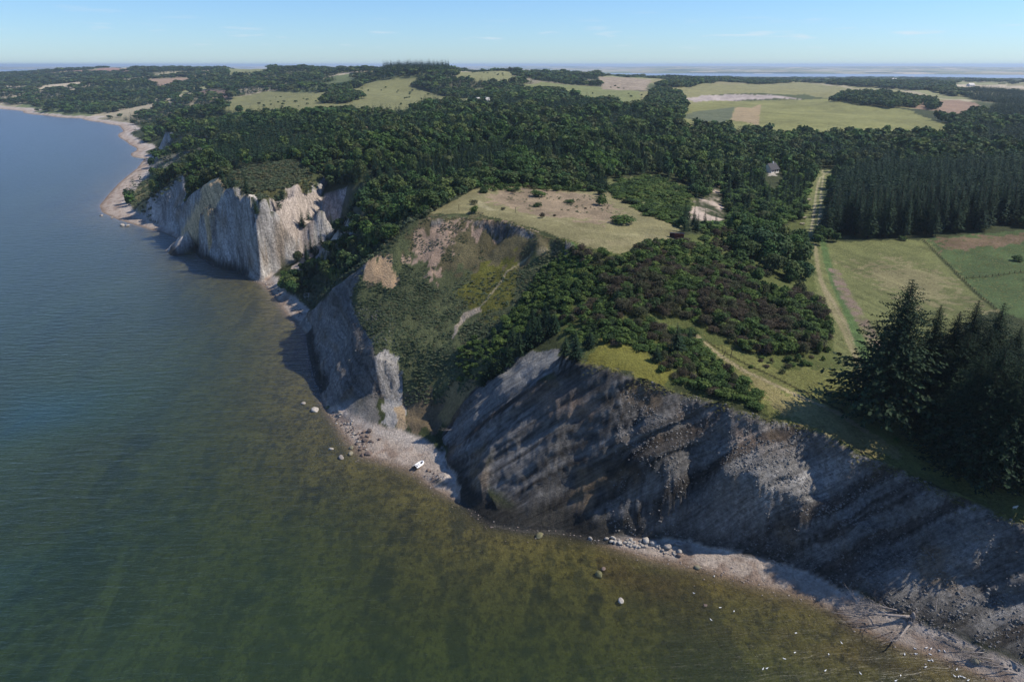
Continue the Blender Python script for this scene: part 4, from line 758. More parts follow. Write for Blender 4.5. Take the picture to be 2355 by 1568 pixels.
# single plants placed one by one: (disp x, y of the foot, height m, width m, kind, label)
def px1(x, y): p = hit(x, y)[0]; return float(p[0]), float(p[1])
for x, y, h, w, K_, l in [(1240, 452, 3.0, 7.5, SHR, "large rounded shrub at the back of the pink clearing"), (1235, 474, 1.9, 4.4, SHR, "round green bush just below the largest clearing shrub"), (1310, 466, 1.8, 5.2, SHR, "flat dark bush in the middle of the pink clearing"), (1381, 472, 5.0, 6.0, SHR, "tall dark egg shaped bush on the clearing"), (1384, 447, 3.0, 6.0, SHR, "pale green dome shrub behind the tall dark bush"), (1436, 514, 4.0, 10.5, SHR, "widest dark bush at the clearing's front edge"), (1247, 500, 2.3, 2.9, THO, "small round brown bush on the mown clearing path"), (1089, 489, 3.0, 3.8, SHR, "grey green bush on the very edge of the bowl scarp"), (1157, 483, 1.6, 2.2, THO, "small dark brown bush on the grass near the scarp"), (1090, 470, 2.2, 4.4, THO, "brown bush behind the grey green scarp bush"), (1181, 445, 2.4, 3.0, THO, "brownish bush at the back left of the clearing"), (1275, 497, 1.1, 1.6, THO, "tiny brown bush right of the small round brown bush"), (1347, 480, .9, 1.4, THO, "tiny dark bush left of the widest clearing bush"), (1812, 845, 1.5, 2.4, THO, "lone dark brown bush on the pale grass above the footpath"), (1800, 858, 1.7, 2.0, THO, "dark brown bush just below the lone bush above the footpath"), (1883, 812, 4.2, 3.0, BROAD, "small thin leaved tree at the right end of the brown thicket"), (1849, 795, 4.8, 3.2, BROAD, "slim young tree below the brown thicket"), (2340, 600, 2.4, 5.0, SHR, "round dark bush out in the weedy right field"), (2075, 552, 2.0, 4.6, SHR, "low bush at the foot of the right plantation"), (2060, 1015, 1.4, 1.8, SHR, "small bush in the shade of the tall spruces")]:
    X_, Y_ = px1(x, y); plant(K_, X_, Y_, h, w*.85, l, "tree" if K_ is BROAD else "bush", trunk=K_ is BROAD)
# big trees between the thicket and the track
for i, (x, y, h, w) in enumerate([(1745, 585, 13, 15), (1790, 600, 14.5, 15), (1830, 610, 13, 12), (1715, 560, 10, 12), (1780, 560, 12, 13), (1838, 575, 12, 11), (1700, 600, 6, 9), (1848, 640, 9, 9), (1765, 600, 11, 13), (1810, 590, 12, 13), (1725, 545, 11, 12), (1750, 560, 12, 13), (1800, 570, 12, 12), (1690, 575, 8, 10), (1820, 640, 9, 10), (1720, 590, 9, 11), (1845, 600, 10, 10), (1775, 625, 9, 11)]):
    X_, Y_ = px1(x, y); plant(BROAD, X_, Y_, h, w, "big dark leafy tree of the clump between thicket and track", "tree", "big trees between thicket and track", sink=.2*h)
for x, y, h, w in [(1815, 648, 7.5, 6), (1836, 672, 6, 6.5), (1742, 640, 5.5, 6)]:
    X_, Y_ = px1(x, y); plant(BROAD, X_, Y_, h, w, "smaller tree in front of the big clump beside the track", "tree", "smaller trees in front of the big clump", sink=.2*h)
# dark trees in the gully and on the cliff top
for i, (x, y, h, w) in enumerate([(1128, 872, 9, 15), (1148, 860, 8, 13), (1170, 842, 8, 14), (1195, 818, 8.5, 15), (1218, 800, 9, 15), (1240, 786, 8.5, 14), (1262, 772, 8, 13), (1180, 800, 8, 13), (1225, 770, 9, 14), (1110, 888, 6, 10), (1255, 745, 7, 12), (1275, 765, 7.5, 12)]):
    X_, Y_ = px1(x, y); plant(SPRU, X_, Y_, h, w*1.1, "dark bushy spruce in the shaded gully left of the front cliff", "tree", "spruces in the gully")
for x, y, h, w, l in [(1325, 826, 8.5, 17, "green bushy spruce right on the front cliff's highest corner"), (1300, 815, 6, 13, "low green spruce beside the one on the cliff corner"), (1354, 800, 6.5, 12, "green spruce just behind the front cliff's highest corner"), (1556, 812, 9.5, 18, "narrow dark spruce standing alone above the footpath scrub"), (1510, 830, 5, 12, "short spruce left of the narrow dark spruce"), (1585, 790, 5, 11, "short spruce right of the narrow dark spruce"), (1420, 700, 6, 13, "dark conifer at the left edge of the brown thicket"), (720, 640, 11, 21, "green conifer at the seaward end of the wooded valley"), (742, 625, 10, 20, "second green conifer behind the seaward one in the wooded valley"), (700, 655, 8, 17, "low dark conifer just above the small pebble beach"), (770, 600, 10, 18, "conifer in the middle of the wooded valley side"), (712, 672, 5, 13, "lowest shrubby conifer hanging over the pebble beach")]:
    X_, Y_ = px1(x, y); plant(SPRU, X_, Y_, h, w*.9, l, "tree")
# the tall spruce group on the right, built large
def bigspruce(rs, R, z0, irr): return spruce(rs, 52, 16, 36, R, z0, irr, .62)
BV = [bigspruce(R_(500+i), r, z0, ir) for i, (r, z0, ir) in enumerate(((.36, .13, .5), (.27, .20, .45), (.25, .22, .5), (.27, .10, .45)))]
M_NEED2 = foliage("dark_spruce_needles", [(.2, (.010, .024, .012)), (.8, (.019, .038, .017))], .05)
BIG = Kind("spruce_tree", "crown", M_NEED2, BV, BV, BV, [])
BMESH = BIG.meshes('hi')
def bigtrunk(rs, twigs=True):
    m = MB(); m.tube([(0, 0, -.03), (.002, 0, .4), (-.002, .002, .75), (0, 0, .99)], [.016, .012, .007, .001], 8)
    return m
TM = []
for i in range(3):
    m = bigtrunk(R_(i)); 
    for q in range(46):
        z = .05+.30*q/46*1.1; a = q*2.4; r = rnd(.05, .10); m.tube([(0, 0, z), (r*.6*math.cos(a), r*.6*math.sin(a), z-.004), (r*math.cos(a), r*math.sin(a), z-.016)], [.0022, .0014, .0006], 3)
    o = m.build("trunk", M_BARK); TM.append(o.data); bpy.data.objects.remove(o)
def tall(ax, ay, bx, by, var, label, group=None, wf=1.0, Yd=None):
    X_, Y_ = px1(bx, by); z0 = float(HT(X_, Y_)); t = Q(ax, ay, Y_); h = t[2]-z0; r = empty("spruce_tree", (float(t[0]), Y_, z0-.2), rnd(0, 6.28))
    r.scale = (h*wf, h*wf, h)
    for nm, me in (("crown", BMESH[var]), ("trunk", TM[var % 3])): c = bpy.data.objects.new(nm, me); COL.objects.link(c); c.parent = r
    return tag(r, label, "tree", group)
tall(2101, 637, 2096, 962, 0, "tallest wide spreading spruce at the left of the near group", wf=1.05)
tall(2166, 697, 2150, 955, 1, "spruce directly right of the tallest spreading one", wf=.95); tall(2210, 712, 2190, 960, 2, "slim spruce with bare lower trunk, third in the near group")
tall(2253, 687, 2232, 965, 2, "pointed spruce with bare lower trunk, fourth in the near group", wf=1.1); tall(2312, 692, 2290, 968, 3, "broad topped spruce behind the right end of the near group", wf=1.15); tall(2352, 745, 2335, 985, 1, "spruce at the right edge of the picture, back row")
tall(2267, 800, 2262, 1060, 3, "dark full spruce at the front of the near group", wf=1.25); tall(2318, 790, 2312, 1085, 1, "second full spruce at the front right of the near group", wf=1.2)
tall(2352, 830, 2358, 1105, 3, "front spruce cut by the picture's right edge", wf=1.2); tall(2225, 860, 2215, 1030, 2, "shorter spruce in front of the slim bare trunked ones", wf=1.3); tall(2160, 880, 2150, 1010, 3, "short spruce at the foot of the tallest one", wf=1.4)
tall(2190, 800, 2180, 985, 1, "low spruce filling the gap between third and tallest spruce", wf=1.5); tall(2235, 760, 2225, 1000, 3, "full spruce behind the shorter front one", wf=1.2); tall(2285, 755, 2275, 1000, 1, "full spruce between pointed and broad topped ones", wf=1.2); tall(2330, 770, 2322, 1030, 3, "full spruce just left of the right edge, middle row", wf=1.2)
tall(2295, 850, 2290, 1100, 3, "short full spruce at the very front of the near group", wf=1.4); tall(2345, 880, 2342, 1125, 1, "front corner spruce at the right edge above the cliff path", wf=1.4)
tall(2400, 760, 2400, 1060, 2, "spruce just past the right edge behind the front row"); tall(2440, 800, 2440, 1120, 3, "outermost spruce of the near group", wf=1.2)
for x, y, h, w in [(2150, 1000, 2.4, 3.4), (2185, 1030, 2.0, 3.0), (2240, 1072, 2.6, 4), (2290, 1100, 2.2, 3.6), (2340, 1120, 2.4, 4), (2130, 985, 1.8, 2.6), (2265, 1085, 1.6, 3), (2360, 1135, 1.8, 3)]:
    X_, Y_ = px1(x, y); plant(SHR, X_, Y_, h, w*.85, "undergrowth bush at the foot of the near spruces", "bush", "bushes under the near spruces")
# grass tufts: cliff top strip, scarp edges, field margins
gt = []
X, Y = scatter(GR, .85, False); k = RS.uniform(size=len(X)) < .9; gt.append(rowsof(X[k], Y[k], RS.uniform(.2, .55, k.sum()), RS.uniform(.5, 1.1, k.sum())))
for R__ in (RIM2, RIM1):
    A = np.array(R__)[:, :2]; dl = np.r_[0, np.cumsum(np.hypot(*np.diff(A, axis=0).T))]; n = int(dl[-1]/.16); t = RS.uniform(0, dl[-1], n); X = np.interp(t, dl, A[:, 0]); Y = np.interp(t, dl, A[:, 1])
    X += RS.normal(size=n)*.4; Y += RS.normal(size=n)*.4; gt.append(rowsof(X, Y, RS.uniform(.25, .6, n), RS.uniform(.5, 1.0, n), .02))
X, Y = scatter([(1310, 560), (1430, 582), (1560, 550), (1620, 600), (1900, 700), (1990, 880), (1900, 940), (1600, 800), (1340, 825), (1280, 700)], 1.5); gt.append(rowsof(X, Y, RS.uniform(.25, .6, len(X)), RS.uniform(.6, 1.3, len(X))))
X, Y = scatter([(1090, 437), (1200, 430), (1400, 445), (1560, 520), (1553, 548), (1430, 580), (1160, 500), (1000, 488)], 1.9); gt.append(rowsof(X, Y, RS.uniform(.15, .4, len(X)), RS.uniform(.5, 1.1, len(X))))
X, Y = scatter([(2135, 552), (2360, 532), (2420, 530), (2420, 720), (2290, 712), (2215, 645)], 1.3); gt.append(rowsof(X, Y, RS.uniform(.3, .7, len(X)), RS.uniform(.7, 1.5, len(X))))
stuff(GRK, "grass", np.vstack(gt), "mid", "long dry grass growing on the cliff tops and fields", "grass")
#==OBJ==
# ------------------------------------------------------------------ stones, boat, people, animals, wood, buildings
def rockmat(name, c1, c2, c3):
    T = NT(name); oi = T.n("ShaderNodeObjectInfo").outputs["Random"]; p = T.n("ShaderNodeTexCoord").outputs["Object"]
    c = T.mul(T.ramp(oi, [(0, c1), (.5, c2), (1, c3)]), T.ramp(T.noise(p, 2.2, 5), [(.3, .7), (.7, 1.25)])); return T.done(T.bsdf(c, .85, .25, T.bump(T.noise(p, 5, 5), .6, .08)))
M_PALE = rockmat("pale_stone", (.30, .27, .24), (.38, .35, .31), (.23, .20, .175)); M_DARK = rockmat("dark_stone", (.10, .075, .065), (.16, .12, .10), (.075, .065, .06)); M_WETS = rockmat("algae_stone", (.10, .10, .05), (.15, .14, .08), (.22, .20, .15))
def rockmesh(seed, m, lv=3):
    V, F = ico(lv); rs = R_(seed)
    P_ = rs.normal(size=(9, 3)); P_ /= np.linalg.norm(P_, axis=1)[:, None]; V = V.copy()
    for q in P_:
        d = V@q; h = rs.uniform(.62, .9); k = d > h; V[k] -= np.outer(d[k]-h, q)*.85
    V *= (1+.10*fbm(V[:, 0]*2+seed, V[:, 1]*2, V[:, 2]*2, 3))[:, None]*np.array([1, .78, .6])
    b = MB(); b.add(V, F); o = b.build("stone", m); me = o.data; bpy.data.objects.remove(o); return me
ROCK = {k: [rockmesh(i+10*j, m) for i in range(5)] for j, (k, m) in enumerate((("p", M_PALE), ("d", M_DARK), ("w", M_WETS)))}
def stone(x, y, w, k, label, group=None, px=True, nm="stone"):
    """w: width in metres; (x, y) in picture units unless px is False"""
    if px:
        p = hit(x, y)[0]
        if p[2] < -.35: p = P(x, y, 0.0)
        x, y = float(p[0]), float(p[1])
    z = max(float(HT(x, y)), -.25); o = bpy.data.objects.new(nm, random.choice(ROCK[k])); COL.objects.link(o)
    o.location = (x, y, z+w*.12); o.rotation_euler = (rnd(-.2, .2), rnd(-.2, .2), rnd(0, 6.28)); s_ = w/2; o.scale = (s_, s_*rnd(.8, 1.1), s_*rnd(.8, 1.1)); return tag(o, label, "rock", group)
for x, y, w, k, l in [(725, 944, 3.2, "p", "pale flat boulder in the water off the shaded headland"), (698, 928, 2.0, "p", "small pale boulder farthest out off the shaded headland"), (754, 937, 1.9, "w", "mossy stone between the pale boulders and the headland"), (785, 1053, 2.4, "p", "tall pale stone in the shallows left of the little beach"), (761, 1033, 1.8, "p", "pale stone farthest out left of the little beach"), (808, 1030, 1.9, "w", "light brown stone close to the little beach's left end"), (807, 1044, 2.1, "w", "flat greenish stone just below the light brown one"), (848, 1043, 2.6, "d", "long dark boulder at the left tip of the sand"),
                     (1240, 1233, 2.5, "w", "large grey brown boulder in the shallows under the front cliff"), (1377, 1320, 2.4, "w", "flat greenish rock in the water left of centre bottom"), (1388, 1309, 1.5, "d", "small dark rock behind the flat greenish rock"), (1428, 1380, 1.9, "p", "pale pointed rock alone in the green water"), (1604, 1305, 1.7, "w", "round grey stone by the edge of the sand bar"), (1358, 1238, 1.3, "p", "small white stone at the left end of the stony shore"), (1622, 1390, 1.2, "d", "small dark rock in the green water below the sand bar"),
                     (233, 496, 3.2, "p", "pale stone off the far pebble point, leftmost"), (257, 501, 2.6, "p", "pale stone just right of the leftmost one off the far point"), (281, 519, 4.0, "p", "pale flat stone in the water right of the far point"), (292, 520, 4.0, "p", "white stone beside the pale flat one right of the far point"),
                     (1485, 1243, 2.4, "p", "largest pale boulder of the stony shore"), (1535, 1257, 2.3, "p", "smooth grey boulder at the right part of the stony shore"), (1425, 1247, 1.5, "p", "rounded pale boulder at the left part of the stony shore"), (1559, 1251, 1.8, "p", "oval pale boulder on the sand's stony end"), (1563, 1268, 1.6, "p", "pale boulder resting above a dark one near the sand"), (1562, 1277, 1.7, "d", "dark boulder directly below a pale one near the sand"), (1502, 1249, 2.0, "p", "blocky pale boulder right beside the largest one"), (2243, 1520, 2.2, "w", "flat greenish rock in the brown shallows at bottom right")]: stone(x, y, w, k, l, nm="boulder" if w > 1.9 else "stone")
for x, y, w in [(838, 992, 1.9), (850, 991, 2.2), (832, 1005, 1.6), (840, 1012, 2.4), (852, 1015, 1.6), (826, 1008, 1.3), (845, 1003, 1.5), (833, 1047, 1.8), (820, 1020, 1.4), (872, 1010, 1.3), (857, 1017, 1.1), (829, 1034, 1.6), (838, 1030, 1.1), (822, 998, 1.2)]: stone(x, y, w, "d", "dark boulder of the cluster at the little beach's left end", "dark boulders on the little beach")
for x, y, w in [(984, 1081, 1.5), (990, 1083, .9), (998, 1088, .8), (1007, 1092, .8), (978, 1094, .8), (1003, 1101, .9), (995, 1098, .7), (1010, 1098, .7)]: stone(x, y, w, "d", "small dark stone on the beach right of the boat", "dark stones right of the boat")
for i in range(75):
    t = random.random(); x = 1400+t*150+rnd(-6, 10); y = 1236+t*22+rnd(-6, 20)*(.4+t*.6); stone(x, y, rnd(.45, 1.25), "p", "small pale stone among the boulders of the stony shore", "pale stones of the stony shore")
for i in range(70):
    t = random.random(); x = 768+t*75+rnd(-8, 12); y = 948+t*85+rnd(-16, 12); stone(x, y, rnd(.45, 1.1), random.choice("dp"), "small stone on the narrow shore left of the little beach", "stones left of the little beach")
for i in range(45):
    t = random.random(); x = 600+t*100+rnd(-4, 14); y = 640+t*85+rnd(-4, 14); stone(x, y, rnd(.6, 1.6), random.choice("dpp"), "stone on the narrow pebble beach below the wooded valley", "stones below the wooded valley")
# loose rubble lying on the clay faces
V0, F0 = ico(1); X = []; Y = []
for CZ_, n_ in ((CZ, 26000), ([(-70, 236), (-52, 222), (-40, 215), (-40, 240), (-60, 262), (-84, 300), (-92, 300)], 5000)):
    A = np.array(CZ_); a = RS.uniform(A.min(0), A.max(0), (n_*6, 2)); k = inpoly(a[:, 0], a[:, 1], CZ_); a = a[k][:n_]; X.append(a[:, 0]); Y.append(a[:, 1])
X = np.concatenate(X); Y = np.concatenate(Y); Z = HT(X, Y); k = (Z > 1.5) & (Z < 36) & (fbm(X/3, Y/3, Z/3, 2) > -.15); X, Y, Z = X[k], Y[k], Z[k]; sz = .06+.26*RS.uniform(size=len(X))**3.5
tree_ = np.stack([GX2, GY2, GZ], 1)
az_i = np.clip(np.searchsorted(azi, np.arctan2(X, Y)), 0, NA-1); rd_i = np.clip(np.searchsorted(rad, np.hypot(X, Y)), 0, NR-1); rd_i = np.clip(rd_i, 0, NR-2); az_i = np.clip(az_i, 0, NA-2); q0 = rd_i*NA+az_i; fu = RS.uniform(size=(len(X), 1)); fv = RS.uniform(size=(len(X), 1)); B = (tree_[q0]*(1-fu)+tree_[q0+1]*fu)*(1-fv)+(tree_[q0+NA]*(1-fu)+tree_[q0+NA+1]*fu)*fv
Vr = (V0[None]*(1+.35*RS.normal(size=(len(X), 12, 1)))*sz[:, None, None]*np.array([1, .8, .7])+B[:, None]).reshape(-1, 3); Fr = (np.array(F0)[None]+(np.arange(len(X))*12)[:, None, None]).reshape(-1, 3)
T = NT("rubble"); cr = T.ramp(T.noise(T.pos(), 1.1, 4), [(.3, (.12, .11, .10)), (.5, (.17, .16, .15)), (.7, (.22, .21, .195))]); tag(mesh_obj("rubble", Vr, Fr, T.done(T.bsdf(cr, .95, .1))), "loose clay rubble lying on the steep cliff faces", "rubble", kind="stuff")
# pebbles: one object, uncountable
V0, F0 = ico(1); pb = []
for (x, y) in [(SHORE[i][0]+(SHORE[i+1][0]-SHORE[i][0])*t, SHORE[i][1]+(SHORE[i+1][1]-SHORE[i][1])*t) for i in range(3, len(SHORE)-6) for t in np.linspace(0, 1, max(2, int(math.hypot(SHORE[i+1][0]-SHORE[i][0], SHORE[i+1][1]-SHORE[i][1])/.11)))[:-1] if SHORE[i][1] < 480]:
    a = RS.uniform(0, 6.28); d = abs(RS.normal())*3.2; pb.append((x+d*math.cos(a), y+d*math.sin(a)))
pb = np.array(pb); z = HT(pb[:, 0], pb[:, 1]); k = (z > -.9) & (z < 2.6) & (slope_at(pb[:, 0], pb[:, 1]) < .8); pb, z = pb[k], z[k]; sz = .06+.22*RS.uniform(size=len(pb))**4
Vp = (V0[None]*np.stack([sz, sz*.8, sz*.55], 1)[:, None]+np.stack([pb[:, 0], pb[:, 1], z+sz*.2], 1)[:, None]).reshape(-1, 3); Fp = (np.array(F0)[None]+(np.arange(len(pb))*12)[:, None, None]).reshape(-1, 3)
T = NT("pebbles"); cpb = T.ramp(T.noise(T.pos(), 2.5, 2), [(.3, (.10, .07, .055)), (.5, (.26, .21, .18)), (.7, (.44, .39, .35))]); MP = T.done(T.bsdf(cpb, .9, .2))
tag(mesh_obj("pebbles", Vp, Fp, MP), "loose pebbles strewn along the whole shoreline", "pebbles", kind="stuff")
# inflatable boat
M_WHITE = simple("white_rubber", (.80, .80, .80), .45, .4, .05, 2); M_BLK = simple("black_plastic", (.02, .02, .024), .5, .4, .2, 3); M_GREY = simple("grey_deck", (.55, .56, .58), .6, .3, .1, 3)
bx, by = px1(963, 1070); bt = empty("inflatable_boat", (bx, by, float(HT(bx, by))+.05), math.radians(-62)); bt.rotation_euler = (0, 0, math.radians(58))
tag(bt, "white inflatable boat with black motor pulled up on the little beach", "boat")
m = MB(); L_ = [(-1.9, .72, .30), (-1.2, .75, .30), (0, .76, .30), (1.0, .70, .33), (1.65, .48, .42), (2.0, 0, .52), (1.65, -.48, .42), (1.0, -.70, .33), (0, -.76, .30), (-1.2, -.75, .30), (-1.9, -.72, .30)]
m.tube(L_, [.20]+[.25]*9+[.20], 12); m.build("tube", M_WHITE, bt)
for sgn in (-1, 1): m = MB(); m.tube([(-1.85, .72*sgn, .30), (-2.15, .72*sgn, .30), (-2.4, .72*sgn, .30)], [.255, .22, .05], 12); m.build("tube_cone", M_BLK, bt)
m = MB(); m.box((-.1, 0, .20), (3.2, 1.05, .07)); m.box((1.2, 0, .24), (.9, .75, .06)); m.build("deck", M_GREY, bt, False)
m = MB(); m.box((-.55, 0, .50), (.36, 1.15, .05)); m.build("seat", M_WHITE, bt, False); m = MB(); m.box((-1.7, 0, .40), (.07, 1.15, .5)); m.build("transom", M_BLK, bt, False)
m = MB(); m.box((-1.98, 0, .86), (.50, .34, .38)); m.tube([(-1.98, 0, .8), (-2.05, 0, .2), (-2.1, 0, .02)], [.10, .08, .06], 8); m.tube([(-1.8, 0, .85), (-1.2, .1, .95)], [.03, .03], 6); m.box((-2.15, 0, .05), (.34, .10, .12)); m.build("outboard_motor", M_BLK, bt)
m = MB(); m.lump((1.25, -.05, .45), (.42, .24, .22), 3, .2); m.build("bag", M_BLK, bt)
m = MB(); m.lump((.35, .1, .42), (.45, .40, .16), 5, .2); m.build("cushion", M_WHITE, bt)
# people
M_SKIN = simple("skin", (.45, .28, .20), .6, .3, .08); M_HAIR = simple("hair", (.03, .02, .015), .8, .2, .2); M_SHOE = simple("shoes", (.03, .03, .03), .7, .2, .1)
def person(x, y, rz, label, top, leg, stride=.12, z=None):
    z = float(HT(x, y)) if z is None else z; r = empty("person", (x, y, z), rz); s = stride
    J = [(0, 0, .96), (0, 0, 1.12), (0, 0, 1.30), (0, 0, 1.44), (0, .01, 1.53), (0, .015, 1.62), (0, .01, 1.72),
         (.095, 0, .90), (.10, s*.45, .50), (.10, s*.1, .09), (.10, s*.1+.14, .03), (-.095, 0, .90), (-.10, -s*.1, .50), (-.10, -s*1.1, .10), (-.10, -s*1.1+.14, .04),
         (.19, 0, 1.41), (.25, -.03-s*.4, 1.14), (.26, .06-s*.4, .90), (.26, .09-s*.4, .83), (-.19, 0, 1.41), (-.25, -.03+s*.4, 1.14), (-.26, .08+s*.5, .92), (-.26, .11+s*.5, .85)]
    E = [(0, 1), (1, 2), (2, 3), (3, 4), (4, 5), (5, 6), (0, 7), (7, 8), (8, 9), (9, 10), (0, 11), (11, 12), (12, 13), (13, 14), (3, 15), (15, 16), (16, 17), (17, 18), (3, 19), (19, 20), (20, 21), (21, 22)]
    R = [.135, .125, .15, .11, .055, .085, .075, .085, .055, .04, .045, .085, .055, .04, .045, .058, .042, .03, .028, .058, .042, .03, .028]
    f0 = len(J)
    for hnd in (18, 22):                    # five fingers on each hand
        hx, hy, hz = J[hnd]; sg = 1 if hx > 0 else -1
        for q in range(4): J.append((hx-.012*sg, hy+.03-.02*q, hz-.085+.008*abs(q-1.3))); R.append(.009); E.append((hnd, len(J)-1))
        J.append((hx-.03*sg, hy+.055, hz-.03)); R.append(.010); E.append((hnd, len(J)-1))
    me = bpy.data.meshes.new("body"); me.from_pydata(J, E, []); o = bpy.data.objects.new("body", me); COL.objects.link(o)
    sk = o.modifiers.new("s", 'SKIN'); me_sv = me.skin_vertices[0].data
    for i, v in enumerate(me_sv): v.radius = (R[i], R[i]*.82)
    me_sv[0].use_root = True; sb = o.modifiers.new("u", 'SUBSURF'); sb.levels = 1; sb.render_levels = 1
    dg = bpy.context.evaluated_depsgraph_get(); me2 = bpy.data.meshes.new_from_object(o.evaluated_get(dg)); bpy.data.objects.remove(o)
    me2.materials.clear()
    for mm in (M_SKIN, top, leg, M_SHOE): me2.materials.append(mm)
    for p in me2.polygons:
        c = p.center; p.material_index = 3 if c.z < .09 else (2 if c.z < .98 and abs(c.x) < .2 else (1 if c.z < 1.48 and (c.z > 1.15 or abs(c.x) < .2) else 0))
    b = bpy.data.objects.new("body", me2); COL.objects.link(b); b.parent = r
    m = MB(); m.lump((0, -.01, 1.70), (.095, .105, .085), 2, .1); m.build("hair", M_HAIR, r)
    m = MB()
    for ex in (-.03, .03): m.lump((ex, .098, 1.655), (.012, .008, .008), 1, 0, 1)
    m.lump((0, .108, 1.63), (.012, .018, .022), 1, 0, 1); m.build("face_features", M_HAIR, r)
    return tag(r, label, "person")
M_T1 = simple("light_jacket", (.42, .42, .48), .8, .2, .1); M_T2 = simple("dark_jacket", (.03, .03, .04), .8, .2, .1); M_T3 = simple("brown_jacket", (.06, .04, .035), .8, .2, .1); M_TR = simple("dark_trousers", (.015, .015, .02), .8, .2, .1)
X_, Y_ = px1(2023, 974); person(X_, Y_, 2.6, "person in a light top and dark trousers in the spruce shade", M_T1, M_TR, .08)
X_, Y_ = px1(1865, 500); person(X_, Y_, .2, "walker in dark clothes on the left wheel rut of the track", M_T2, M_TR, .22)
X_, Y_ = px1(1873, 502); person(X_, Y_, .1, "walker in brown clothes on the right wheel rut of the track", M_T3, M_TR, .2)
# sheep
M_WOOL = simple("wool", (.62, .58, .50), .95, .1, .15, 8, bump=.05); M_FACE = simple("sheep_face", (.35, .30, .25), .8, .2, .15)
X_, Y_ = px1(2333, 1170); r = empty("sheep", (X_, Y_, float(HT(X_, Y_))), math.radians(8)); tag(r, "white sheep standing in the cliff top grass at the right edge", "sheep")
J = [(-.42, 0, .62), (-.2, 0, .64), (.15, 0, .63), (.36, 0, .68), (.52, 0, .84), (.66, 0, .88), (.78, 0, .80), (-.36, .13, .52), (-.43, .13, .30), (-.38, .13, .02), (-.36, -.13, .52), (-.43, -.13, .30), (-.38, -.13, .02), (.30, .12, .50), (.32, .12, .26), (.31, .12, .02), (.30, -.12, .50), (.32, -.12, .26), (.31, -.12, .02), (-.55, 0, .60), (-.58, 0, .45), (.60, .12, .90), (.60, -.12, .90)]
E = [(0, 1), (1, 2), (2, 3), (3, 4), (4, 5), (5, 6), (0, 7), (7, 8), (8, 9), (0, 10), (10, 11), (11, 12), (3, 13), (13, 14), (14, 15), (3, 16), (16, 17), (17, 18), (0, 19), (19, 20), (5, 21), (5, 22)]
R = [.20, .25, .25, .20, .12, .09, .055, .08, .035, .028, .08, .035, .028, .07, .035, .028, .07, .035, .028, .05, .03, .025, .025]
me = bpy.data.meshes.new("b"); me.from_pydata(J, E, []); o = bpy.data.objects.new("b", me); COL.objects.link(o); o.modifiers.new("s", 'SKIN')
for i, v in enumerate(me.skin_vertices[0].data): v.radius = (R[i], R[i])
me.skin_vertices[0].data[0].use_root = True; sb = o.modifiers.new("u", 'SUBSURF'); sb.levels = sb.render_levels = 1
me2 = bpy.data.meshes.new_from_object(o.evaluated_get(bpy.context.evaluated_depsgraph_get())); bpy.data.objects.remove(o); me2.materials.clear(); me2.materials.append(M_WOOL); me2.materials.append(M_FACE)
for p in me2.polygons: p.material_index = 1 if (p.center.x > .58 or p.center.z < .34) else 0
b = bpy.data.objects.new("body", me2); COL.objects.link(b); b.parent = r
# gulls on the shallows
M_GULL = simple("white_feathers", (.80, .80, .78), .8, .2, .05); M_GWING = simple("grey_feathers", (.40, .42, .45), .8, .2, .1)
m = MB(); m.tube([(-.24, 0, .10), (-.12, 0, .09), (0, 0, .08), (.12, 0, .10), (.17, 0, .17), (.20, 0, .22), (.26, 0, .225), (.31, 0, .21)], [.015, .06, .09, .075, .045, .045, .03, .008], 8); o = m.build("body", M_GULL); GB = o.data; bpy.data.objects.remove(o)
m = MB()
for sg in (-1, 1): m.tube([(.08, .06*sg, .12), (-.08, .075*sg, .12), (-.30, .03*sg, .10)], [.03, .04, .006], 6)
o = m.build("wings", M_GWING); GW = o.data; bpy.data.objects.remove(o)
G7 = [(1142, 1194), (1265, 1200), (1318, 1213), (1030, 1258), (1153, 1252), (1312, 1258), (1300, 1325), (1337, 1325), (1262, 1398), (1407, 1237), (1467, 1252), (1607, 1423), (1583, 1498), (1625, 1505), (1650, 1500), (1690, 1515), (985, 1493), (930, 1550), (330, 1132), (187, 1257), (150, 1438), (540, 1470), (1733, 1545)]
G8 = [(1300, 567), (1357, 863), (1487, 898), (1270, 978), (2070, 1103), (2060, 1287), (1962, 1346), (1760, 1442), (1797, 1436), (1108, 727)]
for x, y in [(1866.8+a*.20735, 1243+b_*.20735) for a, b_ in G7]+[(1325.4+a*.2438, 1185.9+b_*.2438) for a, b_ in G8]:
    p = P(x, y, 0); r = empty("gull", (float(p[0]), float(p[1]), max(0, float(HT(p[0], p[1])))-.02), rnd(0, 6.28)); r.scale = (1.15,)*3; tag(r, "white gull resting on the green shallows at bottom right", "gull", "gulls on the shallows")
    for nm, me in (("body", GB), ("wings", GW)): c = bpy.data.objects.new(nm, me); COL.objects.link(c); c.parent = r
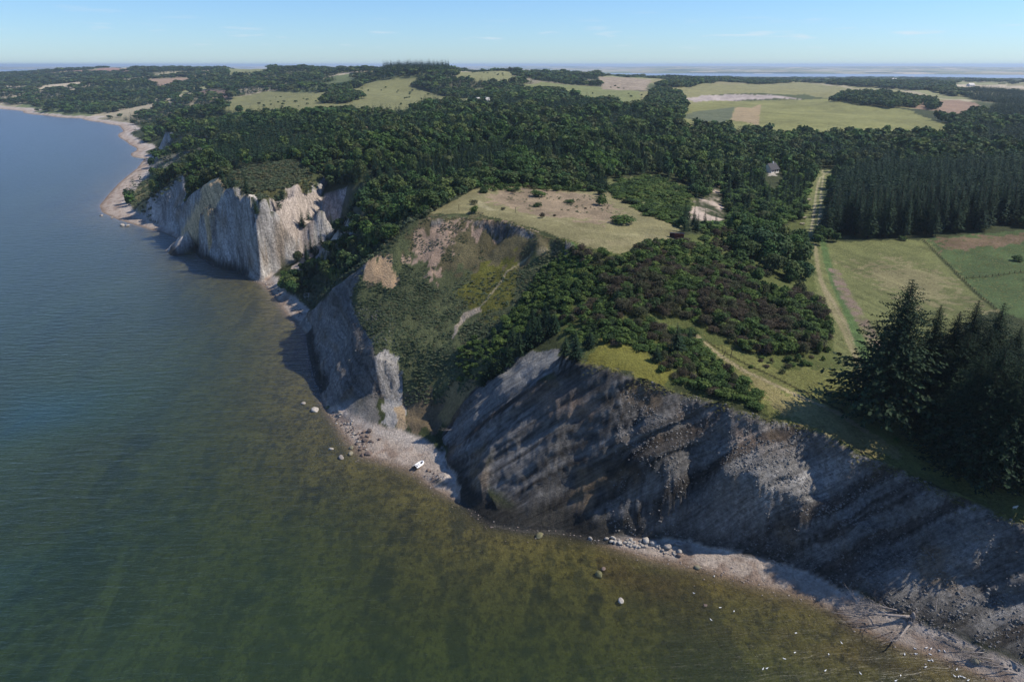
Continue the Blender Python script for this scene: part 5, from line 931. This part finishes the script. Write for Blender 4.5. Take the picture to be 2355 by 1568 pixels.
# fallen trees and driftwood
def branchy(m, p, d, L, r, depth, rs):
    q = [p]; dd = Vector(d).normalized()
    for i in range(4): dd = (dd+Vector(rs.normal(size=3))*.16).normalized(); q.append(q[-1]+dd*L/4)
    m.tube(q, [r*(1-.18*i) for i in range(5)], 5 if r > .05 else 4)
    if depth:
        for i in range(3):
            k = rs.randint(1, 5); e = (dd+Vector(rs.normal(size=3))*.75); branchy(m, q[k], e, L*rs.uniform(.4, .65), r*.5, depth-1, rs)
def deadtree(x, y, ang, L, r, nb, label, seed, nm="fallen_tree", root=True, group=None):
    p = hit(x, y)[0]; z = max(0.1, float(p[2])); t = empty(nm, (float(p[0]), float(p[1]), z), ang); rs = R_(seed); tag(t, label, "dead tree", group)
    m = MB(); m.tube([(0, 0, r*.9), (L*.3, 0, r*.8), (L*.7, .1, r*.9), (L, 0, r)], [r, r*.85, r*.6, r*.25], 8); m.build("trunk", M_DEAD, t)
    if root:
        m = MB(); m.lump((-.1, 0, r*1.5), (r*1.0, r*2.4, r*2.6), seed, .35)
        for i in range(12): a = rs.uniform(0, 6.28); branchy(m, Vector((-.2, 0, r*1.5)), (-.5, math.cos(a), math.sin(a)*.8+.2), rs.uniform(.8, 1.9), r*.28, 1, rs)
        m.build("root_plate", M_DEAD, t)
    for i in range(nb):
        m = MB(); s = rs.uniform(.3, .98); a = rs.uniform(-1, 1)*1.3; branchy(m, Vector((L*s, 0, r)), (.8, math.sin(a)*1.2, abs(math.cos(a))*.30), rs.uniform(.25, .5)*L, r*.22, 2, rs); m.build("branch", M_DEAD, t)
    return t
deadtree(2098, 1420, math.radians(172), 9.5, .34, 9, "bleached fallen tree with root plate lying left along the shore", 3)
deadtree(2092, 1436, math.radians(222), 7.5, .24, 13, "bleached fallen tree with bare branches reaching into the shallows", 5)
deadtree(2075, 1405, math.radians(160), 8, .16, 8, "thin bleached fallen tree behind the big root plates", 9, root=False)
deadtree(2150, 1412, math.radians(80), 3.6, .11, 2, "thin dead trunk leaning up against the shaded cliff foot", 12, root=False).rotation_euler = (0, -.8, math.radians(60))
m = MB(); X_, Y_ = px1(2093, 1442); m.tube([(0, 0, 0), (.8, .1, .9), (1.3, .2, 1.9)], [.16, .17, .15], 8); o = m.build("driftwood_log", simple("white_wood", (.75, .72, .68), .8, .2, .1)); o.location = (X_, Y_, .3); tag(o, "short white log sticking up beside the root plate", "driftwood")
for i, (x, y, a, L) in enumerate([(2205, 1472, 130, 4.2), (2225, 1480, 110, 4), (2240, 1490, 160, 4.5), (2262, 1500, 175, 5), (2285, 1515, 165, 5), (2300, 1530, 150, 5), (2320, 1535, 170, 4.5), (2340, 1548, 160, 4.5), (2215, 1490, 140, 3.5), (2250, 1512, 165, 4.5), (2275, 1528, 150, 4.5), (2345, 1530, 120, 4)]):
    deadtree(x, y, math.radians(a), L, .10, 7, "dead grey branchy bush in the brush heap at the bottom right shore", 30+i, "dead_bush", False, "dead bushes of the brush heap")
for i, (x, y, a, L) in enumerate([(1985, 1400, 165, 5), (2010, 1412, 172, 5.5), (2030, 1430, 176, 5), (1960, 1385, 158, 4), (2000, 1395, 160, 5), (2040, 1395, 165, 6), (1975, 1415, 168, 6), (2020, 1440, 186, 5), (2050, 1450, 200, 5), (2060, 1405, 160, 7), (1995, 1430, 175, 5), (2070, 1440, 215, 5)]):
    deadtree(x, y, math.radians(a), L, .08, 6, "thin bleached branch lying on the sand left of the root plates", 60+i, "dead_branch", False, "bleached branches on the sand")
for i, (x, y, a, L) in enumerate([(2150, 1000, 100, 3), (890, 980, 30, 3.0), (1050, 985, 200, 4)][1:]): deadtree(x, y, math.radians(a), L, .10, 4, ["small dead branch at the foot of the white scree", "dead branch at the mouth of the gully"][i], 80+i, "dead_branch", False)
# posts, bench, shelter, tables, house, fence
M_WOOD = simple("weathered_wood", (.085, .065, .045), .9, .15, .3, 4); M_RED = simple("red_brown_boards", (.10, .028, .018), .8, .2, .25, 4); M_TABLE = simple("pale_wood", (.42, .36, .27), .8, .2, .2, 4); M_ROOF = simple("dark_roof", (.018, .018, .026), .7, .3, .2, 2); M_WALL = simple("white_wall", (.72, .70, .66), .8, .2, .08, 2)
def post(x, y, h, label, w=.13, tilt=0):
    X_, Y_ = px1(x, y); m = MB(); m.box((0, 0, h/2-.1), (w, w, h)); m.tube([(0, 0, h-.12), (0, 0, h-.02)], [w*.75, w*.55], 6); o = m.build("post", M_WOOD, None, False); o.location = (X_, Y_, float(HT(X_, Y_))); o.rotation_euler = (0, tilt, .4); tag(o, label, "post")

post(1055.5, 484, 2.6, "thin wooden post on the grass at the left end of the clearing"); post(1185.5, 489, 2.4, "thin wooden post on the clearing near the scarp bush"); post(1680, 822, 3.0, "tall dark post beside the upper end of the footpath", .14, .12); post(1664, 818, 1.6, "short dark post left of the tall one by the footpath", .16, .3); post(1934, 940, 2.2, "pale thin post where the footpath meets the spruce shade", .10)
a0 = hit(1078, 487)[0]; a1 = hit(1112, 492)[0]; c0 = (a0+a1)/2; L_ = math.hypot(a1[0]-a0[0], a1[1]-a0[1]); r = empty("long_bench", (float(c0[0]), float(c0[1]), float(HT(c0[0], c0[1]))), math.atan2(a1[1]-a0[1], a1[0]-a0[0])); tag(r, "long dark plank bench on the grass above the bowl", "bench")
m = MB(); m.box((0, 0, .45), (L_, .42, .09)); m.build("seat", M_WOOD, r, False)
for q in (-.45, -.15, .15, .45): m = MB(); m.box((L_*q, 0, .2), (.12, .36, .42)); m.build("leg", M_WOOD, r, False)
X_, Y_ = px1(1556, 548); r = empty("viewing_shelter", (X_, Y_, float(HT(X_, Y_))), math.radians(-14)); tag(r, "open red brown wooden shelter at the clearing's right corner", "shelter")
m = MB(); m.box((-2.6, 0, 1.0), (.12, 1.5, 2.0)); m.build("end_wall", M_RED, r, False); m = MB(); m.box((0, .75, 1.0), (5.3, .12, 2.0)); m.build("back_wall", M_RED, r, False); m = MB(); m.box((.8, -.1, .95), (3.4, 1.2, 1.8)); m.build("side_box", M_RED, r, False)
m = MB(); m.box((0, .25, 2.07), (5.5, 1.25, .10)); m.build("roof", M_ROOF, r, False); m = MB(); m.box((-1.7, .2, .45), (1.5, .45, .07)); m.build("seat", M_TABLE, r, False)
X_, Y_ = px1(1665, 582); o_ = MB(); 
for q in range(5): o_.box((q*1.1-2.2, 0, .45), (.14, .14, 1.0))
o_.box((0, 0, .85), (5.2, .10, .16)); o_.box((0, 0, .45), (5.2, .08, .14)); o = o_.build("railing", M_WOOD, None, False); o.location = (X_, Y_, float(HT(X_, Y_))+.9); o.rotation_euler = (0, .1, math.radians(-32)); tag(o, "dark wooden stair railing half hidden in bushes right of the shelter", "railing")
for x, y, sc, l in [(1858, 461, 1.25, "largest pale picnic table on the grass left of the track"), (1857, 476, .8, "small table below the largest one beside the track"), (1849, 502, .95, "table on the grass left of the two walkers"), (1845, 516, .9, "table nearest the big leafy trees beside the track")]:
    X_, Y_ = px1(x, y); r = empty("picnic_table", (X_, Y_, float(HT(X_, Y_))), math.radians(rnd(-8, 8))); r.scale = (sc*1.25,)*3; tag(r, l, "table")
    m = MB(); m.box((0, 0, .74), (2.0, .8, .07)); m.build("table_top", M_TABLE, r, False)
    for sg in (-1, 1):
        m = MB(); m.box((0, .72*sg, .44), (2.0, .28, .06)); m.build("seat", M_TABLE, r, False); m = MB(); m.box((.7*sg, 0, .38), (.10, 1.5, .08)); m.box((.7*sg, -.38, .37), (.10, .09, .76), rx=.35); m.box((.7*sg, .38, .37), (.10, .09, .76), rx=-.35); m.build("frame", M_WOOD, r, False)
def house(x, y, L, w, h, rh, rz, label, wall=M_WALL, roof=M_ROOF, sc=1, nm="house", yd=None):
    p = hit(x, y)[0] if yd is None else Q(x, y, yd); r = empty(nm, (float(p[0]), float(p[1]), float(HT(p[0], p[1]))), rz); r.scale = (sc,)*3; tag(r, label, "house")
    V = [(-L/2, -w/2, -1), (L/2, -w/2, -1), (L/2, w/2, -1), (-L/2, w/2, -1), (-L/2, -w/2, h), (L/2, -w/2, h), (L/2, w/2, h), (-L/2, w/2, h), (-L/2, 0, h+rh), (L/2, 0, h+rh)]
    m = MB(); m.add(V, [(0, 1, 5, 4), (2, 3, 7, 6), (1, 2, 6, 9, 5), (3, 0, 4, 8, 7)]); m.build("wall", wall, r, False)
    o = .5; k = rh/(w/2); m = MB(); m.add([(-L/2-o, -w/2-o, h-o*k+.05), (L/2+o, -w/2-o, h-o*k+.05), (L/2+o, 0, h+rh+.05), (-L/2-o, 0, h+rh+.05), (-L/2-o, w/2+o, h-o*k+.05), (L/2+o, w/2+o, h-o*k+.05), (-L/2-o, -w/2-o, h-o*k+.25), (L/2+o, -w/2-o, h-o*k+.25), (L/2+o, 0, h+rh+.25), (-L/2-o, 0, h+rh+.25), (-L/2-o, w/2+o, h-o*k+.25), (L/2+o, w/2+o, h-o*k+.25)],
        [(0, 1, 2, 3), (3, 2, 5, 4), (6, 9, 8, 7), (9, 10, 11, 8), (0, 6, 7, 1), (4, 5, 11, 10), (0, 3, 9, 6), (3, 4, 10, 9), (1, 7, 8, 2), (2, 8, 11, 5)]); rf = m.build("roof", roof, r, False)
    m = MB(); m.box((L*.2, 0, h+rh+.5), (.7, .7, 1.4)); m.build("chimney", wall, rf, False)
    for q in (-.3, .3): m = MB(); m.box((L*q, -w/2-.02, h*.55), (1.1, .08, 1.1)); m.build("window", M_ROOF, r, False)
    m = MB(); m.box((0, -w/2-.02, 1.0), (1.0, .08, 2.0)); m.build("door", M_WOOD, r, False); return r
house(1772, 396, 9, 7, 2.6, 3.6, math.radians(38), "dark roofed house with a white wall among trees left of the track", nm="house")
M_PR = simple("pale_roof", (.55, .52, .48), .7, .2, .1, 1)
for x, y, l, rz in [(1110, 236, "pale roofed farmhouse at the edge of the middle wood", .2), (1292, 223, "small pale farm building behind the middle wood", .8), (2056, 184, "white farmhouse beyond the copses on the far plain", .3), (2098, 177, "low white farm building farther out on the plain", .1), (2121, 171, "smallest white farmhouse by the fjord", .9), (2232, 198, "white farm building beside the pale strip field", .4), (1745, 189, "white farmhouse in the hedge above the upper field", .5)]:
    house(x, y, 18, 9, 3.5, 3.6, rz, l, M_WALL, M_PR, 1.3 if y < 200 else 1)
def fence(L, label, step=2.6, h=1.1):
    A = hit(np.array([p[0] for p in L]), np.array([p[1] for p in L]))[:, :2]; dl = np.r_[0, np.cumsum(np.hypot(*np.diff(A, axis=0).T))]; n = int(dl[-1]/step); t = np.linspace(0, dl[-1], n+1); X = np.interp(t, dl, A[:, 0]); Y = np.interp(t, dl, A[:, 1]); Z = HT(X, Y)
    r = empty("fence", (float(X[0]), float(Y[0]), float(Z[0]))); tag(r, label, "fence"); b = MB(); b.box((0, 0, h/2-.1), (.12, .12, h)); o = b.build("post", M_WOOD, None, False); me = o.data; bpy.data.objects.remove(o)
    for x, y, z in zip(X, Y, Z): c = bpy.data.objects.new("post", me); COL.objects.link(c); c.parent = r; c.location = (x-X[0], y-Y[0], z-Z[0])
    for q in (.5, .9): m = MB(); m.tube([(x-X[0], y-Y[0], z-Z[0]+q*h-.1) for x, y, z in zip(X, Y, Z)], .018, 4); m.build("wire", M_WOOD, r)
fence([(2122, 552), (2160, 588), (2215, 645), (2290, 712)], "wire fence running down between the mown field and the weedy one"); fence([(2222, 640), (2290, 634), (2370, 622)], "wire fence crossing the weedy field at the right edge")
# ------------------------------------------------------------------ haze: one closed box of thin air
hb = MB(); hb.box((0, 29000, 60.2), (130000, 66000, 160)); hz = hb.build("haze", bpy.data.materials.new("haze"), None, False); HM = hz.data.materials[0]; HM.use_nodes = True; nt = HM.node_tree; nt.nodes.clear()
o_ = nt.nodes.new("ShaderNodeOutputMaterial"); v_ = nt.nodes.new("ShaderNodeVolumePrincipled"); v_.inputs["Color"].default_value = (.66, .82, 1.0, 1); v_.inputs["Density"].default_value = 5.5e-5; v_.inputs["Anisotropy"].default_value = 0.2; nt.links.new(v_.outputs[0], o_.inputs["Volume"])
tag(hz, kind="stuff"); hz["label"] = "thin blue haze over the distant land"; hz["category"] = "haze"
